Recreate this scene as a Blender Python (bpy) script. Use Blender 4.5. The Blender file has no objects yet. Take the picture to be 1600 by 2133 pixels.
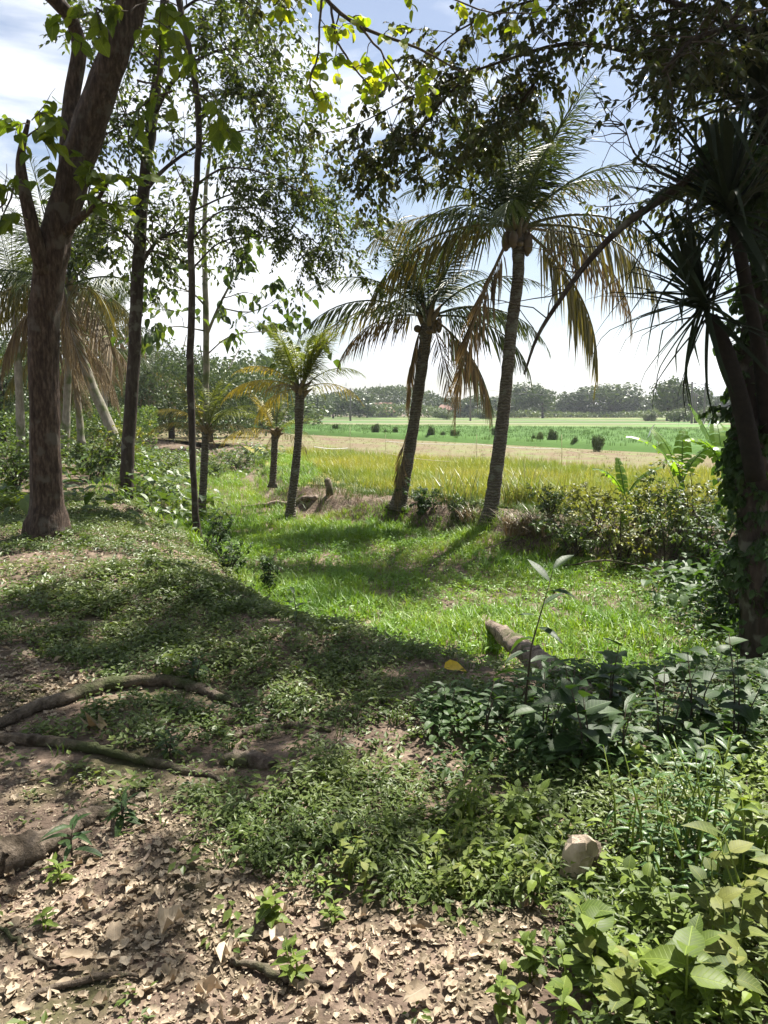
import bpy, math, random
import numpy as np
from mathutils import Matrix, Vector, noise as mnoise

# ------------------------------------------------------------------ camera, sky, sun, exposure
sc = bpy.context.scene
CAM_Z, PITCH, FPX = 1.55, math.radians(7.62), 1580.0
cam_d = bpy.data.cameras.new('camera'); cam = bpy.data.objects.new('camera', cam_d)
sc.collection.objects.link(cam); sc.camera = cam
cam.location = (0, 0, CAM_Z); cam.rotation_euler = (math.radians(90) - PITCH, 0, 0)
cam_d.sensor_fit = 'VERTICAL'; cam_d.angle = 2 * math.atan(1066.5 / FPX)
cam_d.clip_start = 0.05; cam_d.clip_end = 6000

SUN_AZ, SUN_EL = math.radians(36), math.radians(58)          # azimuth from +Y towards +X
SUN = Vector((math.sin(SUN_AZ) * math.cos(SUN_EL), math.cos(SUN_AZ) * math.cos(SUN_EL), math.sin(SUN_EL)))
ld = bpy.data.lights.new('sun', 'SUN'); lo = bpy.data.objects.new('sun', ld); sc.collection.objects.link(lo)
ld.energy = 5.0; ld.angle = math.radians(0.53); ld.color = (1.0, 0.95, 0.86)
lo.rotation_euler = SUN.to_track_quat('Z', 'Y').to_euler(); lo.location = SUN * 50

w = bpy.data.worlds.new('World'); sc.world = w; w.use_nodes = True
nt = w.node_tree; nt.nodes.clear()
def N(t, typ, **kw):
    n = t.nodes.new(typ)
    for k, v in kw.items(): setattr(n, k, v)
    return n
out = N(nt, 'ShaderNodeOutputWorld'); bg = N(nt, 'ShaderNodeBackground'); bg.inputs[1].default_value = 0.05
sky = N(nt, 'ShaderNodeTexSky'); sky.sky_type = 'NISHITA'; sky.sun_disc = False
sky.sun_elevation = SUN_EL; sky.sun_rotation = SUN_AZ; sky.air_density = 1.0; sky.dust_density = 1.2; sky.ozone_density = 1.0
tc = N(nt, 'ShaderNodeTexCoord'); mp = N(nt, 'ShaderNodeMapping'); mp.inputs['Scale'].default_value = (1.0, 1.0, 2.6)
mp.inputs['Location'].default_value = (0.62, 0.0, 0.1)
n1 = N(nt, 'ShaderNodeTexNoise'); n1.inputs['Scale'].default_value = 1.7; n1.inputs['Detail'].default_value = 9; n1.inputs['Roughness'].default_value = .55
n1.inputs['Distortion'].default_value = 0.25
cr = N(nt, 'ShaderNodeValToRGB'); cr.color_ramp.elements[0].position = .45; cr.color_ramp.elements[1].position = .56
sepx = N(nt, 'ShaderNodeSeparateXYZ'); hz = N(nt, 'ShaderNodeMapRange'); hz.inputs[1].default_value = 0.0; hz.inputs[2].default_value = .30
hz.inputs[3].default_value = 0.34; hz.inputs[4].default_value = 0.1
mx0 = N(nt, 'ShaderNodeMath', operation='MAXIMUM')
n2 = N(nt, 'ShaderNodeTexNoise'); n2.inputs['Scale'].default_value = 5; n2.inputs['Detail'].default_value = 6
c2 = N(nt, 'ShaderNodeValToRGB'); c2.color_ramp.elements[0].position = .35; c2.color_ramp.elements[0].color = (7.6, 8.0, 8.8, 1)
c2.color_ramp.elements[1].position = .62; c2.color_ramp.elements[1].color = (10.8, 10.9, 11, 1)
mix = N(nt, 'ShaderNodeMix', data_type='RGBA')
L = nt.links.new
L(tc.outputs['Generated'], mp.inputs[0]); L(mp.outputs[0], n1.inputs['Vector']); L(mp.outputs[0], n2.inputs['Vector'])
L(n1.outputs[0], cr.inputs[0]); L(tc.outputs['Generated'], sepx.inputs[0]); L(sepx.outputs[2], hz.inputs[0])
L(cr.outputs[0], mx0.inputs[0]); L(hz.outputs[0], mx0.inputs[1]); L(n2.outputs[0], c2.inputs[0])
L(mx0.outputs[0], mix.inputs['Factor']); L(sky.outputs[0], mix.inputs['A']); L(c2.outputs[0], mix.inputs['B'])
L(mix.outputs['Result'], bg.inputs[0]); L(bg.outputs[0], out.inputs[0])
sc.view_settings.view_transform = 'Standard'; sc.view_settings.look = 'None'
sc.view_settings.exposure = 1.5; sc.view_settings.gamma = 1; sc.view_settings.use_curve_mapping = False
sc.cycles.max_bounces = 7; sc.cycles.diffuse_bounces = 3; sc.cycles.glossy_bounces = 2; sc.cycles.transmission_bounces = 4
sc.cycles.transparent_max_bounces = 4; sc.cycles.use_fast_gi = False

# ------------------------------------------------------------------ helpers
rng = np.random.default_rng(11)
def U(a, b, n=None): return rng.uniform(a, b, n)
def lerp(a, b, t): return a + (b - a) * t
def sstep(a, b, x):
    t = np.clip((x - a) / (b - a), 0, 1); return t * t * (3 - 2 * t)
def nrm(v):
    v = np.asarray(v, float); return v / np.maximum(np.linalg.norm(v, axis=-1, keepdims=True), 1e-9)
_tab = np.random.default_rng(5).random((256, 256))
def vnoise(x, y, f=1.0, seed=0):
    x = np.asarray(x, float) * f + seed * 17.3; y = np.asarray(y, float) * f + seed * 9.1
    xi = np.floor(x).astype(int); yi = np.floor(y).astype(int); fx = x - xi; fy = y - yi
    fx = fx * fx * (3 - 2 * fx); fy = fy * fy * (3 - 2 * fy)
    g = lambda a, b: _tab[a % 256, b % 256]
    return (g(xi, yi) * (1 - fx) + g(xi + 1, yi) * fx) * (1 - fy) + (g(xi, yi + 1) * (1 - fx) + g(xi + 1, yi + 1) * fx) * fy
def fbm(x, y, f=1.0, seed=0): return (vnoise(x, y, f, seed) * .55 + vnoise(x, y, f * 2.1, seed + 1) * .28 + vnoise(x, y, f * 4.3, seed + 2) * .17)

# where a point seen in the photograph stands, given its distance ahead of the camera
def P(px, py, d):
    u = (px - 800) / FPX; v = (1066.5 - py) / FPX
    y = math.cos(PITCH) + v * math.sin(PITCH); z = -math.sin(PITCH) + v * math.cos(PITCH)
    k = d / y; return np.array([u * k, d, CAM_Z + z * k])
def proj(p):
    p = np.atleast_2d(p); y = p[:, 1]; z = p[:, 2] - CAM_Z
    f = y * math.cos(PITCH) - z * math.sin(PITCH); v = y * math.sin(PITCH) + z * math.cos(PITCH)
    f = np.where(f > .05, f, .05)
    return 800 + FPX * p[:, 0] / f, 1066.5 - FPX * v / f, f

TOE1 = np.array([(-40, 60), (-10, 36), (-7.5, 27), (-5.5, 21), (-4.2, 16.5), (-2.15, 11.1), (-0.9, 8.5), (0.3, 6.95), (1.2, 6.1), (3, 5.9), (9, 6.2), (40, 8)], float)
TOE2 = np.array([(-38, 80), (-8, 40), (-5.4, 30), (-3.9, 23), (-3, 19.5), (-1.6, 16.9), (0.4, 15.8), (1.6, 14.1), (2.4, 12.8), (4.2, 11.8), (10, 10.5), (40, 10)], float)
def sdist(x, y, pts):
    d = np.full(np.shape(x), 1e9)
    for a, b in zip(pts[:-1], pts[1:]):
        ab = b - a; t = np.clip(((x - a[0]) * ab[0] + (y - a[1]) * ab[1]) / (ab @ ab), 0, 1)
        d = np.minimum(d, np.hypot(x - a[0] - t * ab[0], y - a[1] - t * ab[1]))
    return np.where(y > np.interp(x, pts[:, 0], pts[:, 1]), d, -d)
def H(x, y):
    x = np.asarray(x, float); y = np.asarray(y, float)
    d1 = sdist(x, y, TOE1); d2 = sdist(x, y, TOE2)
    wob = (fbm(x, y, .9, 3) - .5)
    z = -0.9 * sstep(-1.9 + wob, 0.15 + wob * .4, d1)
    z = z - .5 * sstep(24, 34, y) * (1 - sstep(-1.9, .15, d1))
    z = z + 0.50 * sstep(0, .7, d2 + wob * .6) - 0.10 * sstep(1.3, 2.2, d2)
    far = sstep(40, 25, y)
    z = z + far * ((fbm(x, y, .55, 8) - .5) * .16 + (fbm(x, y, 2.3, 6) - .5) * .07) * (1 - .55 * sstep(1.5, 3, d2))
    z = z + .14 * np.exp(-((x + 2.0) ** 2 / .9 + (y - 6.6) ** 2 / .5)) + .12 * np.exp(-((x + 4.0) ** 2 / 3 + (y - 9.2) ** 2 / 1.2))
    z = z + .22 * np.exp(-((x - 1.9) ** 2 / .5 + (y - 13.9) ** 2 / .5)) + .12 * np.exp(-((x + 2.05) ** 2 + (y - 16.6) ** 2) / .25)
    return z
FIELD = -0.5
def G(px, py, dmin=1.0):
    d = np.exp(np.linspace(math.log(dmin), math.log(900), 6000))
    u = (px - 800) / FPX; v = (1066.5 - py) / FPX
    yy = math.cos(PITCH) + v * math.sin(PITCH); zz = -math.sin(PITCH) + v * math.cos(PITCH)
    k = d / yy; x = u * k; z = CAM_Z + zz * k; h = H(x, d)
    i = np.argmax(z < h) if np.any(z < h) else len(d) - 1
    return np.array([x[i], d[i], h[i]])

class Geo:
    def __init__(s): s.V = []; s.F = []; s.n = 0; s.uv = []
    def add(s, V, F, m=0, uv=None):
        V = np.asarray(V, float).reshape(-1, 3)
        s.uv.append(np.zeros((len(V), 2)) if uv is None else uv)
        for f in (F if isinstance(F, list) else [F]):
            if len(f): s.F.append((np.asarray(f, np.int64) + s.n, m))
        s.V.append(V); s.n += len(V); return s
    def mesh(s, name, mats, smooth=True, off=(0, 0, 0)):
        me = bpy.data.meshes.new(name)
        V = np.concatenate(s.V) - np.asarray(off, float)
        me.vertices.add(len(V)); me.vertices.foreach_set('co', V.astype(np.float32).ravel())
        idx = np.concatenate([f.ravel() for f, m in s.F]); cnt = np.concatenate([np.full(len(f), f.shape[1]) for f, m in s.F])
        mi = np.concatenate([np.full(len(f), m) for f, m in s.F])
        me.loops.add(len(idx)); me.loops.foreach_set('vertex_index', idx.astype(np.int32))
        me.polygons.add(len(cnt)); me.polygons.foreach_set('loop_start', (np.cumsum(cnt) - cnt).astype(np.int32))
        for m in mats: me.materials.append(m)
        me.polygons.foreach_set('material_index', mi.astype(np.int32))
        me.polygons.foreach_set('use_smooth', np.full(len(cnt), smooth))
        uv = np.concatenate(s.uv)
        if uv.any(): me.attributes.new('leaf_uv', 'FLOAT2', 'POINT').data.foreach_set('vector', uv.astype(np.float32).ravel())
        me.update(calc_edges=True); return me
def wloc(o):
    v = Vector((0, 0, 0))
    while o: v = v + o.location; o = o.parent
    return v
def link(o, parent=None):
    sc.collection.objects.link(o)
    if parent is not None: o.parent = parent
    return o
def part(name, geo, mats, parent=None, smooth=True, stuff=False):
    off = wloc(parent) if parent is not None else (0, 0, 0)
    o = link(bpy.data.objects.new(name, geo.mesh(name, mats if isinstance(mats, list) else [mats], smooth, tuple(off))), parent)
    if stuff: o['kind'] = 'stuff'
    return o
def tag(o, label=None, cat=None, group=None, kind=None):
    if label: o['label'] = label
    if cat: o['category'] = cat
    if group: o['group'] = group
    if kind: o['kind'] = kind
    return o
def thing(name, label, cat, loc, group=None):
    o = link(bpy.data.objects.new(name, None)); o.location = tuple(loc); o.empty_display_size = .1
    return tag(o, label, cat, group)
def stuffo(name, geo, mats, smooth=True): return tag(part(name, geo, mats, None, smooth), kind='stuff')

def frames(d, up):
    y = nrm(d); up = np.broadcast_to(np.asarray(up, float), y.shape)
    x = np.cross(y, up); bad = np.linalg.norm(x, axis=-1) < 1e-4
    x[bad] = (1, 0, 0); x = nrm(x); z = np.cross(x, y)
    return np.stack([x, y, z], axis=-1)
def bake(geo, T, pos, R, s, m=0):
    V, F = T; pos = np.atleast_2d(pos); n = len(pos)
    if n == 0: return
    s = np.asarray(s, float); s = s[:, None] if s.ndim == 1 else s
    if s.ndim == 0: s = np.full((n, 1), float(s))
    W = np.einsum('nij,nkj->nki', R, V[None] * s[:, None, :]) + pos[:, None]
    k = len(V)
    Fs = [(f[None] + (np.arange(n) * k)[:, None, None]).reshape(-1, f.shape[1]) for f in F]
    geo.add(W.reshape(-1, 3), Fs, m, np.tile(V[:, :2], (n, 1)) if len(V) < 60 else None)
def leafT(rows, tip=1.0, fold=.12, droop=.18, base=0.0, wave=0.0):
    """rows: (y of the midrib, y of the edge, half width); a leaf along +Y, one unit long"""
    V = [(0, base, 0)]; F3 = []; F4 = []
    for i, (ym, ye, hw) in enumerate(rows):
        zm = -droop * ym * ym; ze = -droop * ye * ye + fold * hw * 2 + (wave * (1 if i % 2 else -1))
        V += [(-hw, ye, ze), (0, ym, zm), (hw, ye, ze - wave * .6)]
    V.append((0, tip, -droop * tip * tip)); n = len(rows); t = 3 * n + 1
    F3 += [(0, 2, 1), (0, 3, 2)]
    for i in range(n - 1):
        a = 1 + 3 * i; b = a + 3
        F4 += [(a, a + 1, b + 1, b), (a + 1, a + 2, b + 2, b + 1)]
    a = 1 + 3 * (n - 1); F3 += [(a, a + 1, t), (a + 1, a + 2, t)]
    return np.array(V, float), [np.array(F3)] + ([np.array(F4)] if F4 else [])
L_QUAD = (np.array([(0, 0, 0), (-.27, .45, .05), (0, 1, -.13), (.27, .45, .05)], float), [np.array([(0, 2, 1), (0, 3, 2)])])
L_WIDE = (np.array([(0, 0, 0), (-.36, .42, .06), (0, 1, -.25), (.36, .42, .06)], float), [np.array([(0, 2, 1), (0, 3, 2)])])
L_THIN = leafT([(.45, .42, .13)], droop=.3)
L_SMALL = leafT([(.5, .45, .26)], droop=.15)
L_OVATE = leafT([(.25, .22, .21), (.6, .55, .24)], droop=.25)
L_LANCE = leafT([(.25, .22, .10), (.6, .55, .12)], droop=.3)
L_BROAD = leafT([(.12, .08, .2), (.35, .3, .33), (.65, .6, .28), (.86, .82, .13)], droop=.3, fold=.16)
L_HEART = leafT([(.06, -.08, .26), (.3, .22, .42), (.58, .54, .36), (.82, .8, .18)], droop=.28, fold=.1)
L_ROUND = leafT([(.08, .02, .28), (.35, .3, .44), (.68, .66, .4), (.9, .9, .2)], droop=.2, fold=.08)
L_LONG = leafT([(.15, .12, .07), (.4, .37, .135), (.65, .62, .13), (.87, .85, .06)], droop=.4, fold=.2)
L_DRY = leafT([(.2, .12, .2), (.45, .5, .3), (.75, .7, .2)], droop=-.3, fold=.35, wave=.05)
L_DRY2 = leafT([(.15, .2, .3), (.5, .4, .36), (.8, .85, .22)], droop=.5, fold=-.2, wave=.07)
def tornT(seed, lobes=11, curl=.12, asp=.7):
    r = np.random.default_rng(seed); a = np.linspace(0, 2 * math.pi, lobes + 1)[:-1] + r.uniform(-.15, .15, lobes); rad = .5 * r.uniform(.72, 1.08, lobes)
    V1 = np.stack([np.cos(a) * rad * asp, np.sin(a) * rad + .5, r.uniform(-curl, curl, lobes) + curl * np.abs(np.cos(a))], 1); V2 = np.stack([np.cos(a) * rad * asp * .5, np.sin(a) * rad * .5 + .5, r.uniform(-.02, .03, lobes)], 1)
    V = np.vstack([V1, V2, [(0, .5, -.01)]]); j = np.arange(lobes); q = (j + 1) % lobes
    return V, [np.stack([j, q, q + lobes, j + lobes], 1), np.stack([j + lobes, q + lobes, np.full(lobes, 2 * lobes)], 1)]
def bladeT(n=3, wid=.03, bend=.4, fold=0.0):
    V = []; F3 = []; F4 = []
    for i in range(n):
        t = i / n; z = t * (1 - .35 * bend * t); y = bend * t * t; ww = wid * (1 - t * .55)
        V += [(-ww, y, z), (ww, y, z)]
    V.append((0, bend, 1 - .35 * bend))
    for i in range(n - 1): a = 2 * i; F4.append((a, a + 1, a + 3, a + 2))
    F3.append((2 * n - 2, 2 * n - 1, 2 * n))
    return np.array(V), [np.array(F3), np.array(F4)]
def merge(items):
    V = []; D = {}; n = 0
    for v, fs in items:
        for f in fs: D.setdefault(f.shape[1], []).append(f + n)
        V.append(v); n += len(v)
    return np.concatenate(V), [np.concatenate(f) for f in D.values()]
def xf(T, loc=(0, 0, 0), rz=0., s=1., tilt=0.):
    V, F = T; V = V * s; c, q = math.cos(tilt), math.sin(tilt)
    V = np.stack([V[:, 0], V[:, 1] * c - V[:, 2] * q, V[:, 1] * q + V[:, 2] * c], 1)
    c, q = math.cos(rz), math.sin(rz)
    return np.stack([V[:, 0] * c - V[:, 1] * q, V[:, 0] * q + V[:, 1] * c, V[:, 2]], 1) + np.asarray(loc), F
def tuftT(n, wid, spread, n_seg=2, bend=(.15, .7), hv=(.6, 1.0)):
    return merge([xf(bladeT(n_seg, wid * U(.8, 1.2), U(*bend)), (U(-spread, spread), U(-spread, spread), -.03), U(0, 6.28), U(*hv), U(-.25, .1)) for _ in range(n)])
def sprigT(n, size, h, leaf=L_QUAD):
    it = []
    for i in range(n):
        a = U(0, 6.28); r = U(0.05, 1) * h * .9
        it.append(xf(leaf, (r * math.cos(a), r * math.sin(a), U(.15, 1) * h), a - 1.57 + U(-.8, .8), size * U(.6, 1.2), U(-.5, .6)))
    return merge(it)
def tube(geo, pts, rad, sides=8, m=0, cap=True, rmul=None, twist=0.):
    pts = np.asarray(pts, float); n = len(pts); rad = np.broadcast_to(np.asarray(rad, float), (n,))
    tan = nrm(np.gradient(pts, axis=0)); u = np.cross(tan[0], (0, 0, 1.) if abs(tan[0][2]) < .9 else (0, 1., 0)); u = nrm(u)
    rings = []
    for i in range(n):
        u = nrm(u - tan[i] * (u @ tan[i])); v = np.cross(tan[i], u)
        a = np.arange(sides) / sides * 2 * math.pi
        r = rad[i] * (rmul(i / (n - 1), a) if rmul else 1)
        rings.append(pts[i] + (np.cos(a) * r)[:, None] * u + (np.sin(a) * r)[:, None] * v)
    V = np.concatenate(rings); j = np.arange(sides); F = []
    for i in range(n - 1):
        a = i * sides; F.append(np.stack([a + j, a + (j + 1) % sides, a + sides + (j + 1) % sides, a + sides + j], 1))
    F = [np.concatenate(F)]
    if cap:
        V = np.concatenate([V, pts[:1], pts[-1:]]); c0 = n * sides
        F.append(np.concatenate([np.stack([np.full(sides, c0), (j + 1) % sides, j], 1), np.stack([np.full(sides, c0 + 1), (n - 1) * sides + j, (n - 1) * sides + (j + 1) % sides], 1)]))
    geo.add(V, F, m)
def smooth_path(pts, n):
    """Catmull-Rom through rows of any width (position and radius alike)"""
    p = np.asarray(pts, float); p = np.vstack([2 * p[0] - p[1], p, 2 * p[-1] - p[-2]]); k = len(p) - 3; o = []
    for t in np.linspace(0, k - 1e-6, n):
        i = int(t); f = t - i; a, b, c, d = p[i:i + 4]
        o.append(.5 * (2 * b + (c - a) * f + (2 * a - 5 * b + 4 * c - d) * f * f + (3 * b - a - 3 * c + d) * f ** 3))
    return np.array(o)
def limb(pxpts, n=None):
    """rows (px, py, distance, radius) -> smooth rows (x, y, z, radius)"""
    r = np.array([[*P(a, b, d), q] for a, b, d, q in pxpts]); o = smooth_path(r, n or 5 * len(r)); o[:, 3] = np.maximum(o[:, 3], .003); return o

# ------------------------------------------------------------------ materials
def new_mat(name):
    m = bpy.data.materials.new(name); m.use_nodes = True; t = m.node_tree; t.nodes.clear()
    return m, t, N(t, 'ShaderNodeOutputMaterial')
def ramp(t, cols, inp):
    r = N(t, 'ShaderNodeValToRGB'); e = r.color_ramp.elements
    while len(e) < len(cols): e.new(.5)
    for i, (p, c) in enumerate(cols): e[i].position = p; e[i].color = (*c, 1)
    t.links.new(inp, r.inputs[0]); return r.outputs[0]
def leaf_mat(name, cols, trans=.38, tint=(1.5, 1.6, .5), rough=.45, spec=.35, patch=0.0, veins=False):
    m, t, o = new_mat(name); k = t.links.new
    g = N(t, 'ShaderNodeNewGeometry'); oi = N(t, 'ShaderNodeObjectInfo')
    a = N(t, 'ShaderNodeMath', operation='ADD'); f = N(t, 'ShaderNodeMath', operation='FRACT')
    k(g.outputs['Random Per Island'], a.inputs[0]); k(oi.outputs['Random'], a.inputs[1]); k(a.outputs[0], f.inputs[0])
    src = f.outputs[0]
    if patch:
        nz = N(t, 'ShaderNodeTexNoise'); nz.inputs['Scale'].default_value = patch; nz.inputs['Detail'].default_value = 3
        k(g.outputs['Position'], nz.inputs['Vector'])
        mr = N(t, 'ShaderNodeMapRange'); mr.inputs[1].default_value = .3; mr.inputs[2].default_value = .7; k(nz.outputs[0], mr.inputs[0])
        mm = N(t, 'ShaderNodeMix'); mm.inputs[0].default_value = .6; k(src, mm.inputs[2]); k(mr.outputs[0], mm.inputs[3]); src = mm.outputs[0]
    c = ramp(t, [(i / max(1, len(cols) - 1), q) for i, q in enumerate(cols)], src)
    p = N(t, 'ShaderNodeBsdfPrincipled'); p.inputs['Roughness'].default_value = rough; p.inputs['Specular IOR Level'].default_value = spec
    nb = N(t, 'ShaderNodeTexNoise'); nb.inputs['Scale'].default_value = 60; nb.inputs['Detail'].default_value = 2
    hs = N(t, 'ShaderNodeHueSaturation'); k(c, hs.inputs['Color']); mr2 = N(t, 'ShaderNodeMapRange'); mr2.inputs[3].default_value = .65; mr2.inputs[4].default_value = 1.3
    k(g.outputs['Position'], nb.inputs['Vector']); k(nb.outputs[0], mr2.inputs[0]); k(mr2.outputs[0], hs.inputs['Value']); c = hs.outputs[0]
    if veins:
        at_ = N(t, 'ShaderNodeAttribute'); at_.attribute_name = 'leaf_uv'; sx = N(t, 'ShaderNodeSeparateXYZ'); k(at_.outputs['Vector'], sx.inputs[0])
        ab = N(t, 'ShaderNodeMath', operation='ABSOLUTE'); k(sx.outputs[0], ab.inputs[0])
        sl = N(t, 'ShaderNodeMath', operation='MULTIPLY_ADD'); k(ab.outputs[0], sl.inputs[0]); sl.inputs[1].default_value = -.7; k(sx.outputs[1], sl.inputs[2])
        fr = N(t, 'ShaderNodeMath', operation='MULTIPLY'); k(sl.outputs[0], fr.inputs[0]); fr.inputs[1].default_value = 55; sn = N(t, 'ShaderNodeMath', operation='SINE'); k(fr.outputs[0], sn.inputs[0])
        m1 = N(t, 'ShaderNodeMapRange'); m1.inputs[1].default_value = .8; m1.inputs[2].default_value = 1; m1.inputs[4].default_value = .35; k(sn.outputs[0], m1.inputs[0])
        m2 = N(t, 'ShaderNodeMapRange'); m2.inputs[1].default_value = .02; m2.inputs[2].default_value = .008; m2.inputs[4].default_value = .6; k(ab.outputs[0], m2.inputs[0])
        mxv = N(t, 'ShaderNodeMath', operation='MAXIMUM'); k(m1.outputs[0], mxv.inputs[0]); k(m2.outputs[0], mxv.inputs[1])
        vm = N(t, 'ShaderNodeMix', data_type='RGBA'); k(mxv.outputs[0], vm.inputs['Factor']); k(c, vm.inputs['A']); vm.inputs['B'].default_value = (*[min(1, q * (1.6 if q < .3 and cols[-1][1] > cols[-1][0] else .7)) for q in cols[-1]], 1); c = vm.outputs['Result']
        bu = N(t, 'ShaderNodeBump'); bu.inputs['Strength'].default_value = .35; bu.inputs['Distance'].default_value = .003; bu.invert = True; k(mxv.outputs[0], bu.inputs['Height']); k(bu.outputs[0], p.inputs['Normal'])
    k(c, p.inputs['Base Color'])
    tr = N(t, 'ShaderNodeBsdfTranslucent'); ml = N(t, 'ShaderNodeMix', data_type='RGBA', blend_type='MULTIPLY'); ml.inputs[0].default_value = 1
    k(c, ml.inputs['A']); ml.inputs['B'].default_value = (*tint, 1); k(ml.outputs['Result'], tr.inputs['Color'])
    ms = N(t, 'ShaderNodeMixShader'); ms.inputs[0].default_value = trans; k(p.outputs[0], ms.inputs[1]); k(tr.outputs[0], ms.inputs[2]); k(ms.outputs[0], o.inputs[0])
    return m
def bark_mat(name, cols, scale=(9, 9, 1.6), bump=.5, rings=0.0, rough=.9, lichen=None, moss=None):
    m, t, o = new_mat(name); k = t.links.new
    tc = N(t, 'ShaderNodeTexCoord'); mp = N(t, 'ShaderNodeMapping'); mp.inputs['Scale'].default_value = scale; k(tc.outputs['Object'], mp.inputs[0])
    nz = N(t, 'ShaderNodeTexNoise'); nz.inputs['Scale'].default_value = 1.5; nz.inputs['Detail'].default_value = 8; nz.inputs['Roughness'].default_value = .65; k(mp.outputs[0], nz.inputs['Vector'])
    c = ramp(t, cols, nz.outputs[0]); p = N(t, 'ShaderNodeBsdfPrincipled'); p.inputs['Roughness'].default_value = rough; p.inputs['Specular IOR Level'].default_value = .2
    h = nz.outputs[0]
    if rings:
        wv = N(t, 'ShaderNodeTexWave', wave_type='BANDS', bands_direction='Z'); wv.inputs['Scale'].default_value = rings; wv.inputs['Distortion'].default_value = 6; wv.inputs['Detail'].default_value = 2
        wv.inputs['Detail Scale'].default_value = 2; k(tc.outputs['Object'], wv.inputs['Vector'])
        mm = N(t, 'ShaderNodeMix', data_type='RGBA', blend_type='MULTIPLY'); mm.inputs[0].default_value = .4; k(c, mm.inputs['A']); k(wv.outputs[0], mm.inputs['B']); c = mm.outputs['Result']
        ad = N(t, 'ShaderNodeMath', operation='ADD'); k(h, ad.inputs[0]); k(wv.outputs[0], ad.inputs[1]); h = ad.outputs[0]
    for col, sc_, lo_, hi_, sd in ([(lichen, 5, .56, .64, 0)] if lichen else []) + ([(moss, 3, .5, .62, 7)] if moss else []):
        n3 = N(t, 'ShaderNodeTexNoise'); n3.inputs['Scale'].default_value = sc_; n3.inputs['Detail'].default_value = 6; mp3 = N(t, 'ShaderNodeMapping'); mp3.inputs['Location'].default_value = (sd, sd, 0)
        k(tc.outputs['Object'], mp3.inputs[0]); k(mp3.outputs[0], n3.inputs['Vector'])
        mr = N(t, 'ShaderNodeMapRange'); mr.inputs[1].default_value = lo_; mr.inputs[2].default_value = hi_; k(n3.outputs[0], mr.inputs[0])
        mm = N(t, 'ShaderNodeMix', data_type='RGBA'); k(mr.outputs[0], mm.inputs['Factor']); k(c, mm.inputs['A']); mm.inputs['B'].default_value = (*col, 1); c = mm.outputs['Result']
    k(c, p.inputs['Base Color'])
    b = N(t, 'ShaderNodeBump'); b.inputs['Strength'].default_value = bump; b.inputs['Distance'].default_value = .035; k(h, b.inputs['Height']); k(b.outputs[0], p.inputs['Normal'])
    k(p.outputs[0], o.inputs[0]); return m
def plain(name, col, rough=.7, var=.25, scale=20):
    m, t, o = new_mat(name); k = t.links.new; g = N(t, 'ShaderNodeNewGeometry')
    nz = N(t, 'ShaderNodeTexNoise'); nz.inputs['Scale'].default_value = scale; nz.inputs['Detail'].default_value = 5; k(g.outputs['Position'], nz.inputs['Vector'])
    c = ramp(t, [(.3, tuple(v * (1 - var) for v in col)), (.7, tuple(min(1, v * (1 + var)) for v in col))], nz.outputs[0])
    p = N(t, 'ShaderNodeBsdfPrincipled'); p.inputs['Roughness'].default_value = rough; k(c, p.inputs['Base Color']); k(p.outputs[0], o.inputs[0]); return m
def soil_mat(name, layers, bump=.4, bs=30):
    """layers: (colour, noise scale, from, to, offset)"""
    m, t, o = new_mat(name); k = t.links.new; g = N(t, 'ShaderNodeNewGeometry'); c = None
    for col, s, a, b, off in layers:
        mp = N(t, 'ShaderNodeMapping'); mp.inputs['Location'].default_value = (off, off * .7, off * .3); k(g.outputs['Position'], mp.inputs[0])
        if c is None: rg = N(t, 'ShaderNodeRGB'); rg.outputs[0].default_value = (*col, 1); c = rg.outputs[0]; continue
        nz = N(t, 'ShaderNodeTexNoise'); nz.inputs['Scale'].default_value = s; nz.inputs['Detail'].default_value = 6; nz.inputs['Roughness'].default_value = .6; k(mp.outputs[0], nz.inputs['Vector'])
        mr = N(t, 'ShaderNodeMapRange'); mr.inputs[1].default_value = a; mr.inputs[2].default_value = b; k(nz.outputs[0], mr.inputs[0])
        mm = N(t, 'ShaderNodeMix', data_type='RGBA'); k(mr.outputs[0], mm.inputs['Factor']); k(c, mm.inputs['A']); mm.inputs['B'].default_value = (*col, 1); c = mm.outputs['Result']
    p = N(t, 'ShaderNodeBsdfPrincipled'); p.inputs['Roughness'].default_value = .95; p.inputs['Specular IOR Level'].default_value = .15; k(c, p.inputs['Base Color'])
    nz = N(t, 'ShaderNodeTexNoise'); nz.inputs['Scale'].default_value = bs; nz.inputs['Detail'].default_value = 7; k(g.outputs['Position'], nz.inputs['Vector'])
    b = N(t, 'ShaderNodeBump'); b.inputs['Strength'].default_value = bump; b.inputs['Distance'].default_value = .04; k(nz.outputs[0], b.inputs['Height']); k(b.outputs[0], p.inputs['Normal'])
    k(p.outputs[0], o.inputs[0]); return m

M = {}
M['swamp'] = leaf_mat('swamp_grass_green', [(.065, .15, .02), (.12, .25, .028), (.18, .31, .04), (.28, .34, .08)], .40, (1.35, 1.2, .4), patch=.8)
M['bank_grass'] = leaf_mat('bank_grass', [(.04, .075, .02), (.07, .12, .025), (.11, .15, .045)], .3, (1.3, 1.3, .5), patch=.9)
M['herb'] = leaf_mat('creeping_herb', [(.04, .07, .015), (.07, .11, .02), (.12, .16, .035), (.17, .18, .06)], .3, (1.3, 1.4, .5), patch=1.2)
M['bright_herb'] = leaf_mat('bright_weed', [(.065, .105, .016), (.105, .155, .025), (.16, .21, .038)], .33, (1.4, 1.35, .4), rough=.5, spec=.25, veins=True)
M['olive_weed'] = leaf_mat('olive_weed', [(.05, .085, .02), (.09, .12, .03), (.14, .17, .04), (.18, .19, .05)], .3, (1.4, 1.3, .4), rough=.55, spec=.2, veins=True)
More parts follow.
